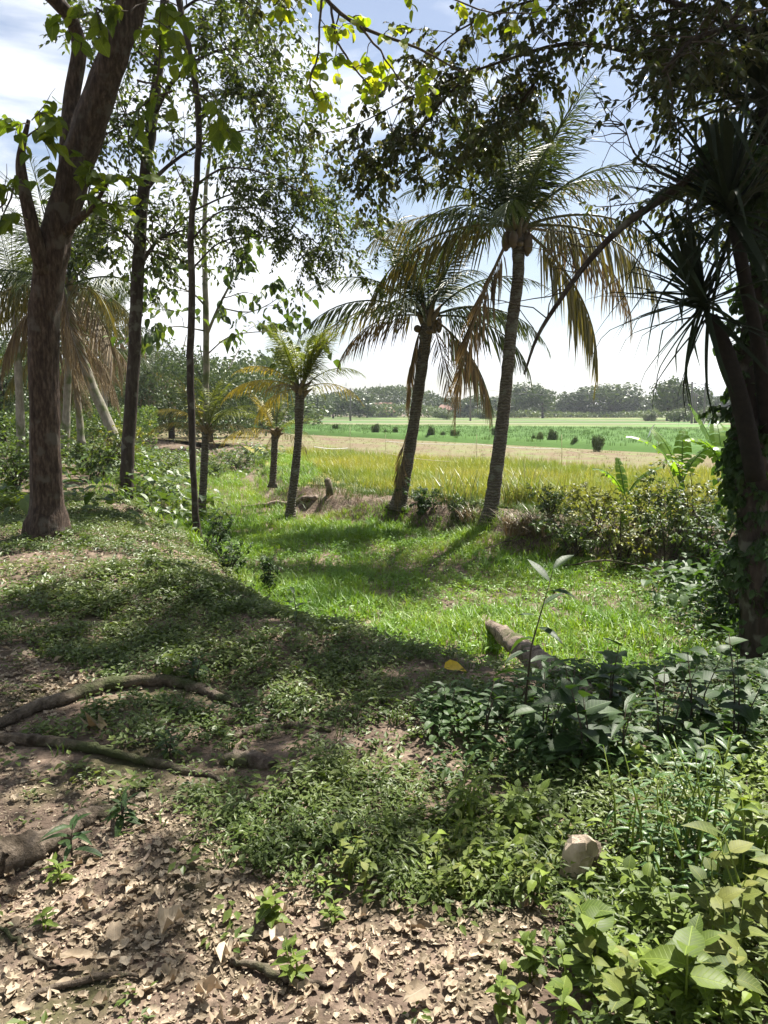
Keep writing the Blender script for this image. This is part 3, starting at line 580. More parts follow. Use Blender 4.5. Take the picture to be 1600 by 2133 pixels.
# --- third thin tree in front
bC = G(410, 1128); dC = bC[1]
C0 = limb([(412, 1140, dC, .085), (408, 1080, dC, .065), (404, 1000, dC, .06), (400, 880, dC, .062), (396, 760, dC, .06), (400, 620, dC, .058), (398, 480, dC, .057), (410, 370, dC, .052), (414, 250, dC, .05), (400, 130, dC, .048), (376, 20, dC, .05), (350, -120, dC, .045), (330, -400, dC, .03)], 44)
Cl = [limb([(408, 385, dC, .022), (470, 350, dC - .2, .016), (560, 365, dC - .3, .012), (650, 420, dC - .2, .008), (720, 490, dC - .1, .004)], 16),
      limb([(400, 500, dC, .02), (460, 440, dC, .015), (560, 440, dC, .01), (680, 520, dC + .2, .007), (775, 570, dC + .3, .004)], 16),
      limb([(400, 440, dC, .018), (500, 400, dC + .3, .012), (620, 400, dC + .5, .008), (690, 440, dC + .5, .004)], 14),
      limb([(400, 560, dC, .018), (470, 500, dC + .3, .012), (590, 500, dC + .4, .008), (650, 560, dC + .5, .004)], 14),
      limb([(412, 250, dC, .018), (470, 200, dC, .012), (560, 200, dC - .3, .006)], 10)]
tC = gtree('very thin tall tree with a split blackened foot at the edge of the bank', bC, [C0] + Cl, M['bark_dark'], sides=12, rmul=lambda s, a: 1 + .07 * np.cos(2 * a + s * 17) + np.maximum(0, .06 - s) * 6 * (1 + np.cos(2 * a)))
wd, LP, R, LS = sprout(Cl, 24, .75, 10, .32, 8, .078, .3, .8)
part('twigs', wd, M['bark_twig'], tC, True, True); leaves(tC, LP, R, LS, L_OVATE, M['crown_small'], 'ovate', 250, minpx=12)
hi = [limb([(350, -120, dC, .04), (480, -200, dC - .3, .03), (640, -280, dC - .3, .01)], 10), limb([(340, -240, dC, .03), (500, -420, dC, .02), (700, -520, dC + .3, .01)], 10), limb([(340, -240, dC, .03), (200, -300, dC - .4, .02), (60, -280, dC - .8, .01)], 10)]
wd, LP, R, LS = sprout(hi, 16, 1.2, 6, .5, 7, .12, .2, 1.0); part('twigs', wd, M['bark_twig'], tC, True, True); leaves(tC, LP, R, LS, L_OVATE, M['crown_small'], 'ovate', 0)

# --- pale tree behind it with sparse big leaves
bD = G(428, 1005); dD = min(bD[1], 19.)
D0 = limb([(424, 1010, dD, .10), (428, 900, dD, .085), (430, 780, dD, .08), (429, 650, dD, .075), (426, 520, dD, .06), (428, 400, dD, .05), (440, 300, dD, .03)], 24)
Dl = [limb([(430, 700, dD, .04), (455, 640, dD - .2, .03), (480, 590, dD - .3, .025), (500, 530, dD - .4, .012), (505, 480, dD - .4, .006)], 12),
      limb([(430, 640, dD, .03), (400, 610, dD - .2, .02), (350, 590, dD - .3, .012), (320, 560, dD - .3, .005)], 10),
      limb([(455, 640, dD - .2, .02), (520, 650, dD - .4, .014), (580, 620, dD - .6, .007), (600, 580, dD - .6, .003)], 10),
      limb([(430, 740, dD, .02), (480, 700, dD - .3, .014), (560, 690, dD - .5, .01), (620, 690, dD - .5, .006)], 10),
      limb([(430, 690, dD, .02), (370, 680, dD - .3, .014), (320, 690, dD - .5, .006)], 8)]
tD = gtree('pale grey thin tree with bare looping twigs, behind the thinnest trunk', bD, [D0] + Dl, M['bark_grey'])
wd, LP, R, LS = sprout(Dl, 6, .9, 4, .4, 3, .24, .5, 1.2)
part('twigs', wd, M['bark_twig'], tD, True, True); leaves(tD, LP, R, LS, L_BROAD, M['shrub'], 'broad', 220)

# --- vine-hung dark tree at the right edge, its branches arching over the clearing
bR = G(1590, 1400); dR = bR[1]
R0 = limb([(1585, 1430, dR, .17), (1578, 1300, dR, .15), (1572, 1150, dR, .145), (1570, 1000, dR, .14), (1560, 880, dR, .14), (1575, 700, dR + .1, .13), (1600, 500, dR + .2, .12), (1625, 250, dR + .4, .11), (1640, 0, dR + .6, .10), (1640, -300, dR + .8, .08)], 50)
R1 = limb([(1620, 300, dR + .4, .06), (1520, 200, dR + .7, .05), (1380, 130, dR + 1.0, .045), (1200, 90, dR + 1.3, .035), (1040, 130, dR + 1.6, .025), (880, 190, dR + 1.9, .016), (740, 260, dR + 2.1, .01), (610, 290, dR + 2.2, .004)], 30)
R2 = limb([(1610, 400, dR, .045), (1500, 330, dR - .1, .04), (1400, 400, dR - .2, .034), (1300, 470, dR - .2, .03), (1230, 540, dR - .25, .026), (1170, 620, dR - .3, .022), (1120, 700, dR - .3, .016), (1092, 780, dR - .3, .009)], 30)
R3 = limb([(1630, 120, dR + .5, .06), (1450, 20, dR + .8, .045), (1250, -20, dR + 1.2, .035), (1050, 20, dR + 1.5, .022), (900, 110, dR + 1.9, .014), (800, 300, dR + 2.0, .008), (760, 400, dR + 2.0, .004)], 26)
R4 = limb([(1640, 0, dR + .6, .05), (1560, -150, dR + 1., .045), (1350, -250, dR + 1.6, .03), (1100, -300, dR + 2.2, .02), (850, -280, dR + 2.6, .01)], 20)
R5 = limb([(1600, 480, dR + .2, .04), (1520, 420, dR + .3, .03), (1420, 380, dR + .4, .02), (1330, 330, dR + .5, .01), (1300, 260, dR + .5, .005)], 16)
R6 = limb([(1635, 150, dR + .5, .05), (1560, 60, dR, .04), (1450, 80, dR - .3, .03), (1380, 150, dR - .4, .02)], 14)
R1[:, 3] *= .6; R3[:, 3] *= .55; R6[:, 3] *= .6
R7 = limb([(1000, 140, dR + 1.6, .02), (930, 200, dR + 1.7, .014), (850, 300, dR + 1.8, .008), (770, 350, dR + 1.9, .004)], 12)
R12 = limb([(1150, 95, dR + 1.3, .02), (1110, 180, dR + 1.2, .014), (1040, 260, dR + 1.2, .008), (960, 310, dR + 1.3, .004)], 12)
R8 = smooth_path([(3.8, 7.3, 6.0, .06), (2.7, 7.9, 6.6, .05), (1.2, 8.2, 6.9, .03), (-.6, 8.2, 7.1, .012)], 18)
R9 = smooth_path([(3.9, 7.4, 6.6, .06), (2.6, 8.8, 7.2, .045), (.8, 9.2, 7.6, .03), (-1.0, 9.0, 7.8, .012)], 18)
R11 = smooth_path([(3.8, 7.3, 5.6, .05), (2.5, 5.7, 5.4, .035), (1.2, 4.9, 5.2, .02), (-.3, 4.5, 5.2, .008)], 16)
R10 = smooth_path([(3.8, 7.3, 6.2, .05), (3.0, 7.2, 6.6, .04), (1.6, 7.1, 6.7, .025), (.2, 7.2, 6.8, .01)], 16)
tR = gtree('dark vine-hung tree at the right edge, branches arching over the clearing', bR, [R0, R1, R2, R3, R4, R5, R6, R7, R12, R8, R9, R10, R11], M['bark_dark'], sides=16, rmul=lambda s, a: 1 + .12 * np.cos(3 * a + s * 20) + .06 * np.cos(7 * a))
wd, LP, R, LS = sprout([R1, R3, R7, R12], 34, .5, 6, .28, 7, .072, .35, .9, (.12, 1.))
part('twigs', wd, M['bark_twig'], tR, True, True); leaves(tR, LP, R, LS, L_BROAD, M['crown_brown'], 'broad', 300)
wd, LP, R, LS = sprout([R6, R5[:9], R0[39:], R1[:10], R3[:10]], 20, .7, 7, .32, 8, .08, .3, 1.1); part('twigs', wd, M['bark_twig'], tR, True, True); leaves(tR, LP, R, LS, L_BROAD, M['crown_brown'], 'broad', 0)
wd, LP, R, LS = sprout([R8, R9, R10], 29, .8, 9, .4, 8, .12, .15, .8, (.05, 1.)); part('twigs', wd, M['bark_twig'], tR, True, True); leaves(tR, LP, R, LS, L_BROAD, M['crown_brown'], 'broad', 0)
wd, LP, R, LS = sprout([R11], 22, .45, 6, .3, 7, .085, .25, .9); part('twigs', wd, M['bark_twig'], tR, True, True); leaves(tR, LP, R, LS, L_BROAD, M['crown_brown'], 'broad', 0)
wd, LP, R, LS = sprout([R4], 20, .8, 6, .4, 7, .11, .25, 1.0); part('twigs', wd, M['bark_twig'], tR, True, True); leaves(tR, LP, R, LS, L_BROAD, M['crown_brown'], 'broad', 0)
# bare twigs in the gap of sky
wd = Geo()
for a in range(26):
    i = rng.integers(6, 26); b = (R2 if a % 2 else R5)[min(i, 15 if a % 2 == 0 else 25)][:3]; p = [b]; d = nrm(np.array([-1.2, .1, .55]) + rng.normal(0, .6, 3))
    for s_ in range(7): d = nrm(d + rng.normal(0, .28, 3)); p.append(p[-1] + d * U(.07, .16))
    tube(wd, np.array(p), np.linspace(.006, .0015, 8), 4, 0, False)
part('bare_twigs', wd, M['bark_twig'], tR, True, True)
# foliage clothing the trunk
wd, LP, R, LS = sprout([R0[:44], R0[8:40], R2[:5]], 90, .24, 6, .18, 6, .07, .5, 1.3, (.02, 1.)); part('twigs', wd, M['bark_twig'], tR, True, True); leaves(tR, LP, R, LS, L_HEART, M['dark_leaf'], 'heart_d', 200)

# --- hanging vine with round yellow-green leaves
V0 = limb([(560, -160, 5.0, .02), (640, -60, 5.0, .016), (690, 10, 5.0, .013), (760, 60, 5.05, .011), (870, 100, 5.1, .008), (960, 150, 5.1, .004)], 16)
V1 = limb([(670, 0, 5.0, .009), (665, 60, 4.95, .007), (660, 120, 4.95, .006), (645, 180, 4.9, .005), (665, 215, 4.9, .003)], 14)
V2 = limb([(690, 10, 5.0, .009), (700, 80, 4.95, .007), (740, 140, 4.95, .006), (770, 180, 4.9, .003)], 14)
V3 = limb([(750, 55, 5.0, .009), (800, 120, 5., .006), (850, 180, 5., .004), (900, 210, 5.1, .002)], 12)
V4 = limb([(600, -110, 5.0, .009), (590, -20, 5.1, .006), (620, 30, 5.1, .003)], 10)
V5 = limb([(760, -60, 5.0, .009), (900, -20, 5.1, .006), (1040, 30, 5.3, .005), (1130, 20, 5.5, .003)], 12)
tV = thing('hanging_vine', 'hanging vine with round yellow-green leaves against the sky, top centre', 'vine', P(560, -160, 5.0))
wood_part(tV, 'stem', [V0], M['bark_twig'], 6)
for lb in (V1, V2, V3, V4, V5): g = Geo(); tube(g, jitter(lb, .006)[:, :3], lb[:, 3], 5); part('tendril', g, M['bark_twig'], tV)
wd, LP, R, LS = sprout([V0, V1, V2, V3, V4, V5], 7, .14, 2, .08, 3, .062, .4, .9, (.1, 1.)); part('twigs', wd, M['bark_twig'], tV, True, True); leaves(tV, LP, R, LS, L_ROUND, M['vine'], 'round', 300)

# ------------------------------------------------------------------ palms
def frond_geo(length, elev, sag, nl, ll, hang, seed, gaps=.0):
    """a frond along +X from the origin; the leaf stalk bows under its weight, leaflets swing down"""
    r = np.random.default_rng(seed); n = 14; p = [np.zeros(3)]; e = elev
    for i in range(n): e -= sag / n * (1 + .8 * i / n); p.append(p[-1] + np.array([math.cos(e), 0, math.sin(e)]) * length / n)
    p = np.array(p); rc = Geo(); tube(rc, p, np.linspace(.028, .004, n + 1) * length / 3, 5)
    lf = Geo(); tan = nrm(np.gradient(p, axis=0)); T = leafT([(.3, .3, .028), (.7, .7, .022)], droop=.0, fold=.5)
    t = np.linspace(.13, .995, nl); f = t * n; i = np.minimum(f.astype(int), n - 1); pos = p[i] + (p[i + 1] - p[i]) * (f - i)[:, None]; tg = tan[i]
    for sg in (-1, 1):
        k = r.random(nl) > gaps
        fw = lerp(.35, .95, t)[:, None] ; d = tg * fw + np.array([0, sg, 0]) * (1.05 - .5 * t[:, None]) + np.array([0, 0, -1]) * (hang * (1 + r.normal(0, .25, nl)))[:, None] + r.normal(0, .13, (nl, 3))
        s = ll * np.sin(np.clip(t * 1.0 + .12, 0, 1) * math.pi * .93 + .12) ** .6 * r.uniform(.7, 1.12, nl)
        # two bends: the outer half hangs more
        d1 = nrm(d); up = np.cross(np.cross(d1, (0, 0, -1.)), d1); V, F = T; R_ = frames(d1, up + np.array([0, 0, 1.]))
        W = np.einsum('nij,nkj->nki', R_, V[None] * s[:, None, None]) + pos[:, None]
        yy = V[:, 1] ** 2; W[:, :, 2] -= (yy[None] * s[:, None]) * (.25 + .5 * hang)
        W = W[k]; m_ = len(W); Fs = [(f_[None] + (np.arange(m_) * len(V))[:, None, None]).reshape(-1, f_.shape[1]) for f_ in F]; lf.add(W.reshape(-1, 3), Fs)
    return rc, lf
_fm = {}
def frond(t, at, az, kind, length, mat, roll=0., elev=None, seed=None):
    prm = {'up': (1.38, .55, .1), 'mid': (1.0, 1.1, .2), 'low': (.5, 1.1, .4), 'drop': (.1, 1.1, .8), 'hang': (-.6, .75, 1.1), 'dead': (-1.15, .35, .5), 'spike': (1.45, .15, .0)}[kind]
    v = int(rng.integers(0, 4)) if seed is None else seed; k = (kind, v, round(length, 1), mat.name)
    if k not in _fm:
        rc, lf = frond_geo(length, prm[0], prm[1], 62 if length > 1.6 else 36, length * (.21 if kind != 'up' else .24), prm[2], v + 7, .08 * (v + 1) if kind in ('hang', 'dead', 'drop') else .02 + .05 * v)
        _fm[k] = (rc.mesh('frond', [M['palm_dry'] if mat.name in ('palm_dry',) else mat]), lf.mesh('leaflets', [mat], False))
    a, b = _fm[k]; o = link(bpy.data.objects.new('frond', a), t); o.location = Vector(at) - t.location; o.rotation_euler = (roll, U(-.08, .08), az)
    c = link(bpy.data.objects.new('leaflets', b), o); c['kind'] = 'stuff'; return o
def palm(label, path, fr, L_, trunk_m=None, nuts=0, group=None, crownmats=('palm',), name='coconut_palm', base=None):
    base = path[0, :3]; t = thing(name, label, 'palm tree', base, group); g = Geo(); pj = path.copy(); pj[:, 3] *= .82; path = pj
    tube(g, pj[:, :3], pj[:, 3], 14, 0, True, lambda s, a: 1 + .05 * np.cos(s * 140) + .04 * np.cos(3 * a + s * 7) + max(0, .07 - s) * 6)
    part('trunk', g, trunk_m or M['palm_trunk'], t); top = path[-1, :3]; r = path[-1, 3]
    # old leaf bases wrapped round the crown shaft
    g = Geo()
    for i in range(12):
        a = i * 2.4; d = np.array([math.cos(a), math.sin(a), 0]); b = top + np.array([0, 0, -.25 + i * .03]) * L_ / 3
        tube(g, np.array([b, b + d * r * 1.0 + (0, 0, .12), b + d * r * 2.2 + (0, 0, .34 * L_ / 3)]), [r * .7, r * .45, r * .12], 5)
    part('leaf_bases', g, M['palm_dry'], t, True, True)
    for (kind, az, ln, mat) in fr + [(k, a + .35, l * .95, m) for k, a, l, m in fr if k == 'up']: frond(t, top + np.array([math.cos(az) * r * .5, math.sin(az) * r * .5, .05]), az, kind, ln * L_, M[mat], U(-.4, .4))
    if nuts:
        V = []; s6 = Geo()
        a1 = np.linspace(0, math.pi, 7); a2 = np.linspace(0, 2 * math.pi, 9)[:-1]
        Vn = np.array([[math.sin(u) * math.cos(v), math.sin(u) * math.sin(v), math.cos(u) * 1.2] for u in a1 for v in a2]); F = [(i * 8 + j, i * 8 + (j + 1) % 8, i * 8 + 8 + (j + 1) % 8, i * 8 + 8 + j) for i in range(6) for j in range(8)]
        s6.add(Vn, [np.array(F)]); me = s6.mesh('coconut', [M['coconut']])
        for i in range(nuts): a = i * 2.4; put(me, 'coconut', t, top + np.array([math.cos(a) * (r + .09), math.sin(a) * (r + .09), -.12 - .08 * (i % 3)]), np.eye(3), .08)
    return t
R_ = math.radians
# azimuths: 0 = to the right, 90 = away, 180 = left, 270 = towards the camera
bp = G(1016, 1085); d = bp[1]
pA = limb([(1018, 1100, d, .20), (1030, 1010, d, .165), (1044, 900, d, .15), (1055, 790, d, .14), (1066, 680, d, .135), (1080, 570, d, .13), (1078, 480, d, .15)], 40)
frA = [('spike', R_(90), .9, 'palm'), ('up', R_(20), 1., 'palm'), ('up', R_(100), 1., 'palm'), ('up', R_(160), 1., 'palm'), ('up', R_(230), .95, 'palm'), ('up', R_(300), .95, 'palm'), ('up', R_(60), 1, 'palm'), ('up', R_(190), 1.05, 'palm'), ('mid', R_(345), 1.0, 'palm'), ('mid', R_(30), 1.05, 'palm_olive'), ('mid', R_(150), 1., 'palm'), ('mid', R_(200), .95, 'palm'),
       ('mid', R_(80), 1., 'palm'), ('mid', R_(270), .9, 'palm'), ('low', R_(175), 1.05, 'palm_olive'), ('low', R_(2), 1.1, 'palm_olive'), ('low', R_(215), .9, 'palm'), ('low', R_(120), 1, 'palm'), ('low', R_(50), 1, 'palm'), ('drop', R_(335), 1.1, 'palm_olive'), ('drop', R_(195), 1.15, 'palm_olive'), ('drop', R_(10), 1.05, 'palm_dry'), ('hang', R_(350), 1.15, 'palm_olive'), ('dead', R_(200), 1.2, 'palm_dry'), ('low', R_(255), .85, 'palm')]
palm('tallest coconut palm with ringed slanting trunk, right of centre at the field edge', pA, frA, 3.1, nuts=9)
bp = G(836, 1055); d = bp[1]
pB = limb([(828, 1062, d, .23), (842, 1000, d, .17), (856, 920, d, .15), (868, 840, d, .145), (882, 745, d, .15), (892, 665, d, .17)], 34)
frB = [('spike', R_(90), .8, 'palm'), ('up', R_(10), .9, 'palm'), ('up', R_(90), .9, 'palm'), ('up', R_(170), .9, 'palm'), ('up', R_(250), .85, 'palm'), ('up', R_(50), .9, 'palm'), ('up', R_(140), .9, 'palm'), ('mid', R_(0), .95, 'palm'), ('mid', R_(175), .95, 'palm'), ('mid', R_(60), .9, 'palm'), ('mid', R_(300), .8, 'palm'), ('mid', R_(120), .9, 'palm'), ('low', R_(190), 1., 'palm'), ('low', R_(155), 1., 'palm_olive'), ('low', R_(350), .95, 'palm'), ('low', R_(20), .95, 'palm'),
       ('low', R_(240), .8, 'palm'), ('drop', R_(340), .95, 'palm'), ('drop', R_(205), .8, 'palm_dry'), ('hang', R_(330), .9, 'palm_dry'), ('hang', R_(15), .9, 'palm'), ('dead', R_(185), .75, 'palm_dry'), ('dead', R_(310), .7, 'palm_dry')]
tB2 = palm('coconut palm with a dry frond hanging down its stout trunk, left of the tallest palm', pB, frB, 3.0, nuts=5)
frond(tB2, pB[14, :3] + np.array([-.1, -.14, .1]), R_(215), 'dead', 1.7, M['palm_dry'], 0)
bp = G(605, 1080); d = bp[1]
pC = limb([(604, 1088, d, .17), (608, 1040, d, .12), (616, 970, d, .11), (622, 900, d, .105), (624, 850, d, .12), (626, 815, d, .14)], 26)
frC = [('spike', R_(90), 1., 'palm_young'), ('up', R_(15), 1., 'palm_young'), ('up', R_(110), 1., 'palm_young'), ('up', R_(175), .95, 'palm_young'), ('up', R_(260), .85, 'palm_young'), ('up', R_(60), 1., 'palm_young'), ('up', R_(330), .95, 'palm_young'), ('up', R_(205), .9, 'palm_young'), ('up', R_(5), .95, 'palm_young'), ('up', R_(340), .9, 'palm_young'), ('mid', R_(30), .9, 'palm_young'), ('mid', R_(170), .9, 'palm_gold'), ('mid', R_(90), .9, 'palm_young'), ('low', R_(185), 1., 'palm_gold'), ('low', R_(355), .8, 'palm_gold'), ('low', R_(225), .6, 'palm_dry'), ('drop', R_(160), .8, 'palm_gold'), ('low', R_(310), .6, 'palm_young')]
palm('young coconut palm with bright green crown and golden lower fronds, centre left', pC, frC, 1.85)
bp = G(425, 985); d = 17.
pD = limb([(420, 1070, d, .12), (424, 1000, d, .10), (428, 930, d, .10), (430, 900, d, .12)], 16)
frD = [('up', R_(20), 1., 'palm_young'), ('up', R_(140), 1.1, 'palm_young'), ('up', R_(80), 1., 'palm_young'), ('up', R_(200), 1, 'palm_olive'), ('up', R_(330), 1., 'palm_young'), ('mid', R_(170), 1.05, 'palm_olive'), ('mid', R_(10), 1, 'palm_young'), ('mid', R_(210), .9, 'palm_gold'), ('mid', R_(60), 1, 'palm_young'), ('mid', R_(350), 1., 'palm_young'), ('low', R_(190), 1., 'palm_olive'), ('low', R_(0), .9, 'palm_olive'), ('low', R_(250), .6, 'palm_dry'), ('hang', R_(300), .5, 'palm_dry')]
palm('short yellowish palm sprouting just right of the thinnest tree trunk', pD, frD, 1.45)
d = 18.5
pE = limb([(568, 1015, d, .11), (570, 970, d, .10), (572, 925, d, .10), (574, 905, d, .12)], 14)
frE = [('up', R_(30), .9, 'palm_young'), ('up', R_(150), .9, 'palm_gold'), ('up', R_(90), .9, 'palm_olive'), ('mid', R_(0), .9, 'palm_young'), ('mid', R_(160), 1., 'palm_young'), ('low', R_(178), 1.15, 'palm_gold'), ('low', R_(350), .8, 'palm_young'), ('hang', R_(120), .5, 'palm_dry'), ('drop', R_(20), .8, 'palm_olive'), ('mid', R_(320), .6, 'palm_young'), ('low', R_(230), .5, 'palm_dry')]
palm('small palm with one long golden frond trailing left, behind the young coconut palm', pE, frE, 1.35)
gen = lambda n, mats, kinds=('up', 'mid', 'low', 'drop', 'hang'): [(kinds[min(len(kinds) - 1, int(i / n * len(kinds)))], i * 2.4 + U(-.2, .2), U(.85, 1.1), mats[min(len(mats) - 1, int(i / n * len(mats)))]) for i in range(n)]
d = 21.
pL = limb([(252, 950, d, .22), (225, 880, d, .17), (190, 800, d, .16), (165, 720, d, .15), (143, 640, d, .15), (138, 600, d, .18)], 30)
palm('leaning coconut palm with grey curved trunk, seen between the two thickest trunks', pL, gen(26, ['palm', 'palm', 'palm', 'palm_olive', 'palm_dry']), 3.4, nuts=5, trunk_m=M['bark_grey'])
for px, y0, y1, dd, lean, r_, lab in [(135, 950, 700, 25, 12, .14, 'grey straight palm trunk just right of the thick reddish trunk'), (170, 930, 740, 27, -20, .13, 'slightly bent palm with slender pale trunk, second right of the thick trunk'), (45, 960, 620, 24, -15, .14, 'palm at the far left edge behind the thick trunk'),
                                     (320, 880, 790, 48, 0, .15, 'small dark palm silhouette against the sky between the straight trunks'), (215, 900, 690, 34, 8, .15, 'palm with drooping dry fronds standing in the thicket left of the straight tree')]:
    pp = limb([(px, y0, dd, r_ * 1.3), (px + lean * .4, lerp(y0, y1, .5), dd, r_), (px + lean, y1, dd, r_)], 14)
    palm(lab, pp, gen(17, ['palm', 'palm', 'palm_olive', 'palm_dry']), 2.9, trunk_m=M['bark_grey'])

# ------------------------------------------------------------------ pandanus-like strap leaves at right
def strap_geo(L0, elev, kink, kk, wid, seed):
    r = np.random.default_rng(seed); n = 12; p = [np.zeros(3)]; e = elev
    for i in range(n):
        t = i / n; e -= .018 + .03 * t + (kk if abs(t - kink) < .06 else 0); p.append(p[-1] + np.array([math.cos(e), 0, math.sin(e)]) * L0 / n)
    p = np.array(p); t = np.linspace(0, 1, n + 1); w_ = wid * (1 - t ** 2.2) * .5 + .001; up = np.array([0, 0, wid * .35]) * (1 - t[:, None])
    s = np.array([0, 1., 0]); V = np.concatenate([p + s * w_[:, None] + up, p, p - s * w_[:, None] + up]); m_ = n + 1; F = []
    for i in range(n): F += [(i, i + 1, m_ + i + 1, m_ + i), (m_ + i, m_ + i + 1, 2 * m_ + i + 1, 2 * m_ + i)]
    g = Geo(); g.add(V, [np.array(F)]); return g
M['pandan_bark'] = bark_mat('screw_pine_bark', [(.3, (.007, .006, .005)), (.7, (.022, .018, .014))], (12, 12, 12), .6)
straps = [strap_geo(1.0, el, kn, kk, .036, i).mesh('leaf', [M['pandan']]) for i, (el, kn, kk) in enumerate([(1.2, .55, .9), (.9, .6, .7), (.6, .5, .8), (.3, .7, .3), (.05, .6, .6), (-.3, .7, .2), (1.35, .7, 1.0), (.75, .8, .2), (-.7, .7, .1)])]
def strap_head(label, trunk, n, L0, bias_az=math.pi):
    t = thing('screw_pine', label, 'screw pine', trunk[0, :3]); g = Geo(); tube(g, trunk[:, :3], trunk[:, 3], 10); part('trunk', g, M['pandan_bark'], t)
    ax = nrm(trunk[-1, :3] - trunk[-4, :3]); q = Vector((0, 0, 1)).rotation_difference(Vector(ax)); top = trunk[-1, :3]
    for i in range(n):
        o = link(bpy.data.objects.new('leaf', straps[i * len(straps) // n if i % 3 else int(rng.integers(0, len(straps)))]), t)
        o.location = Vector(top + ax * .25 * (1 - i / n) - 0) - t.location; az = i * 2.399; s = L0 * U(.75, 1.15)
        o.rotation_mode = 'QUATERNION'; o.rotation_quaternion = q @ Matrix.Rotation(az, 4, 'Z').to_quaternion(); o.scale = (s, s * U(.8, 1.2), s)
    return t
d = dR - .3
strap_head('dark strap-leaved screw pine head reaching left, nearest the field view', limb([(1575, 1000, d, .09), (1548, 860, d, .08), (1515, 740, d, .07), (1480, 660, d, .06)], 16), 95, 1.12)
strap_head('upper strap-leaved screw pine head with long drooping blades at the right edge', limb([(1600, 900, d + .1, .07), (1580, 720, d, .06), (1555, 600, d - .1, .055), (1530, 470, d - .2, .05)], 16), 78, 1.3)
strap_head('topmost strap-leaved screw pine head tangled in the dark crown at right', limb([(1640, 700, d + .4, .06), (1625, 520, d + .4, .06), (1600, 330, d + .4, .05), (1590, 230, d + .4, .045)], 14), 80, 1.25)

# ------------------------------------------------------------------ shrubs, banana, reeds
def shrub(label, base, h, r, n, mat, T, key, size, nsub=5, ntwig=4, nleaf=6, npart=0, group=None, name='shrub', cat='shrub', lean=(0, 0), droop=.2, bark='bark_twig'):
    t = thing(name, label, cat, base, group); lbs = []
    for i in range(n):
        a = U(0, 6.28); rr = r * math.sqrt(U(.02, 1)); e = np.array([math.cos(a) * rr + lean[0], math.sin(a) * rr + lean[1], h * U(.65, 1.05)]); b = np.asarray(base) + np.array([U(-.1, .1) * r, U(-.1, .1) * r, -.03]); m_ = b + e * np.array([.35, .35, .55])
        lbs.append(smooth_path(np.array([[*b, .010 + h * .006], [*m_, .007 + h * .003], [*(b + e), .003]]), 10))
    g = Geo()
    for lb in lbs: tube(g, lb[:, :3], lb[:, 3], 5)
    part('stem', g, M[bark], t, True, True) if n > 6 else part('stem', g, M[bark], t)
    wd, LP, R, LS = sprout(lbs, nsub, min(h, r * 1.6) * .38, ntwig, h * .16, nleaf, size, droop, 1.0, (.2, 1.), .25)
    part('twigs', wd, M['bark_twig'], t, True, True); leaves(t, LP, R, LS, T, M[mat], key, npart); return t
for px, py, h, r, n, mat, sz, lab in [
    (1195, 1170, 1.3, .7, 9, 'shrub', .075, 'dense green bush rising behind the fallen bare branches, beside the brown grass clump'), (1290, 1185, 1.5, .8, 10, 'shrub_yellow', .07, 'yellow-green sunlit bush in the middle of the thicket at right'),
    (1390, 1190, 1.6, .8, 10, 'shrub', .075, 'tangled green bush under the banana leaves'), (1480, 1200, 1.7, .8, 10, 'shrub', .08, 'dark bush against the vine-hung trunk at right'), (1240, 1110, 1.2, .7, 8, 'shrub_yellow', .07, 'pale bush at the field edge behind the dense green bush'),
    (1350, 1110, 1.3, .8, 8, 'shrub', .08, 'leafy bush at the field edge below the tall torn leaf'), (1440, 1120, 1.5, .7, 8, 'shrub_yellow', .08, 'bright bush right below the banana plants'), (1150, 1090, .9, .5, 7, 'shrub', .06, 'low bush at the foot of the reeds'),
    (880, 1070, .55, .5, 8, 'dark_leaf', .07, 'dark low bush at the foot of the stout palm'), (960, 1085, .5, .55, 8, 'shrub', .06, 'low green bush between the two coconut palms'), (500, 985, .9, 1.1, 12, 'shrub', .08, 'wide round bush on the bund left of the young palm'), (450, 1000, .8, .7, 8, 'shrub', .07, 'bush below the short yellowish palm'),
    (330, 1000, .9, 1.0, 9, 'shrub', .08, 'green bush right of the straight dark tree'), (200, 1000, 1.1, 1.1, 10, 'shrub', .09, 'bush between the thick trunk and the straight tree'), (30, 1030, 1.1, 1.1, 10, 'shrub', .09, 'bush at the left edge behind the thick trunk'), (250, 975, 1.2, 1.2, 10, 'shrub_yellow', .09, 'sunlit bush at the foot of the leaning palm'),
    (1530, 1300, 1.3, .6, 9, 'dark_leaf', .085, 'dark leafy bush hugging the foot of the right-edge tree'), (445, 1160, .7, .3, 6, 'dark_leaf', .055, 'narrow dark bush right of the thinnest trunk'), (475, 1195, .45, .3, 6, 'dark_leaf', .05, 'small dark bush on the slope below the thinnest trunk'), (560, 1240, .55, .16, 3, 'dark_leaf', .06, 'slim dark seedling on the slope at the edge of the bright grass')]:
    if px > 1140: h *= .74
    if px > 1140: r *= .9
    shrub(lab, G(px, py), h, r, n, mat, L_OVATE if sz < .075 else L_BROAD, 'o' if sz < .075 else 'b', sz)
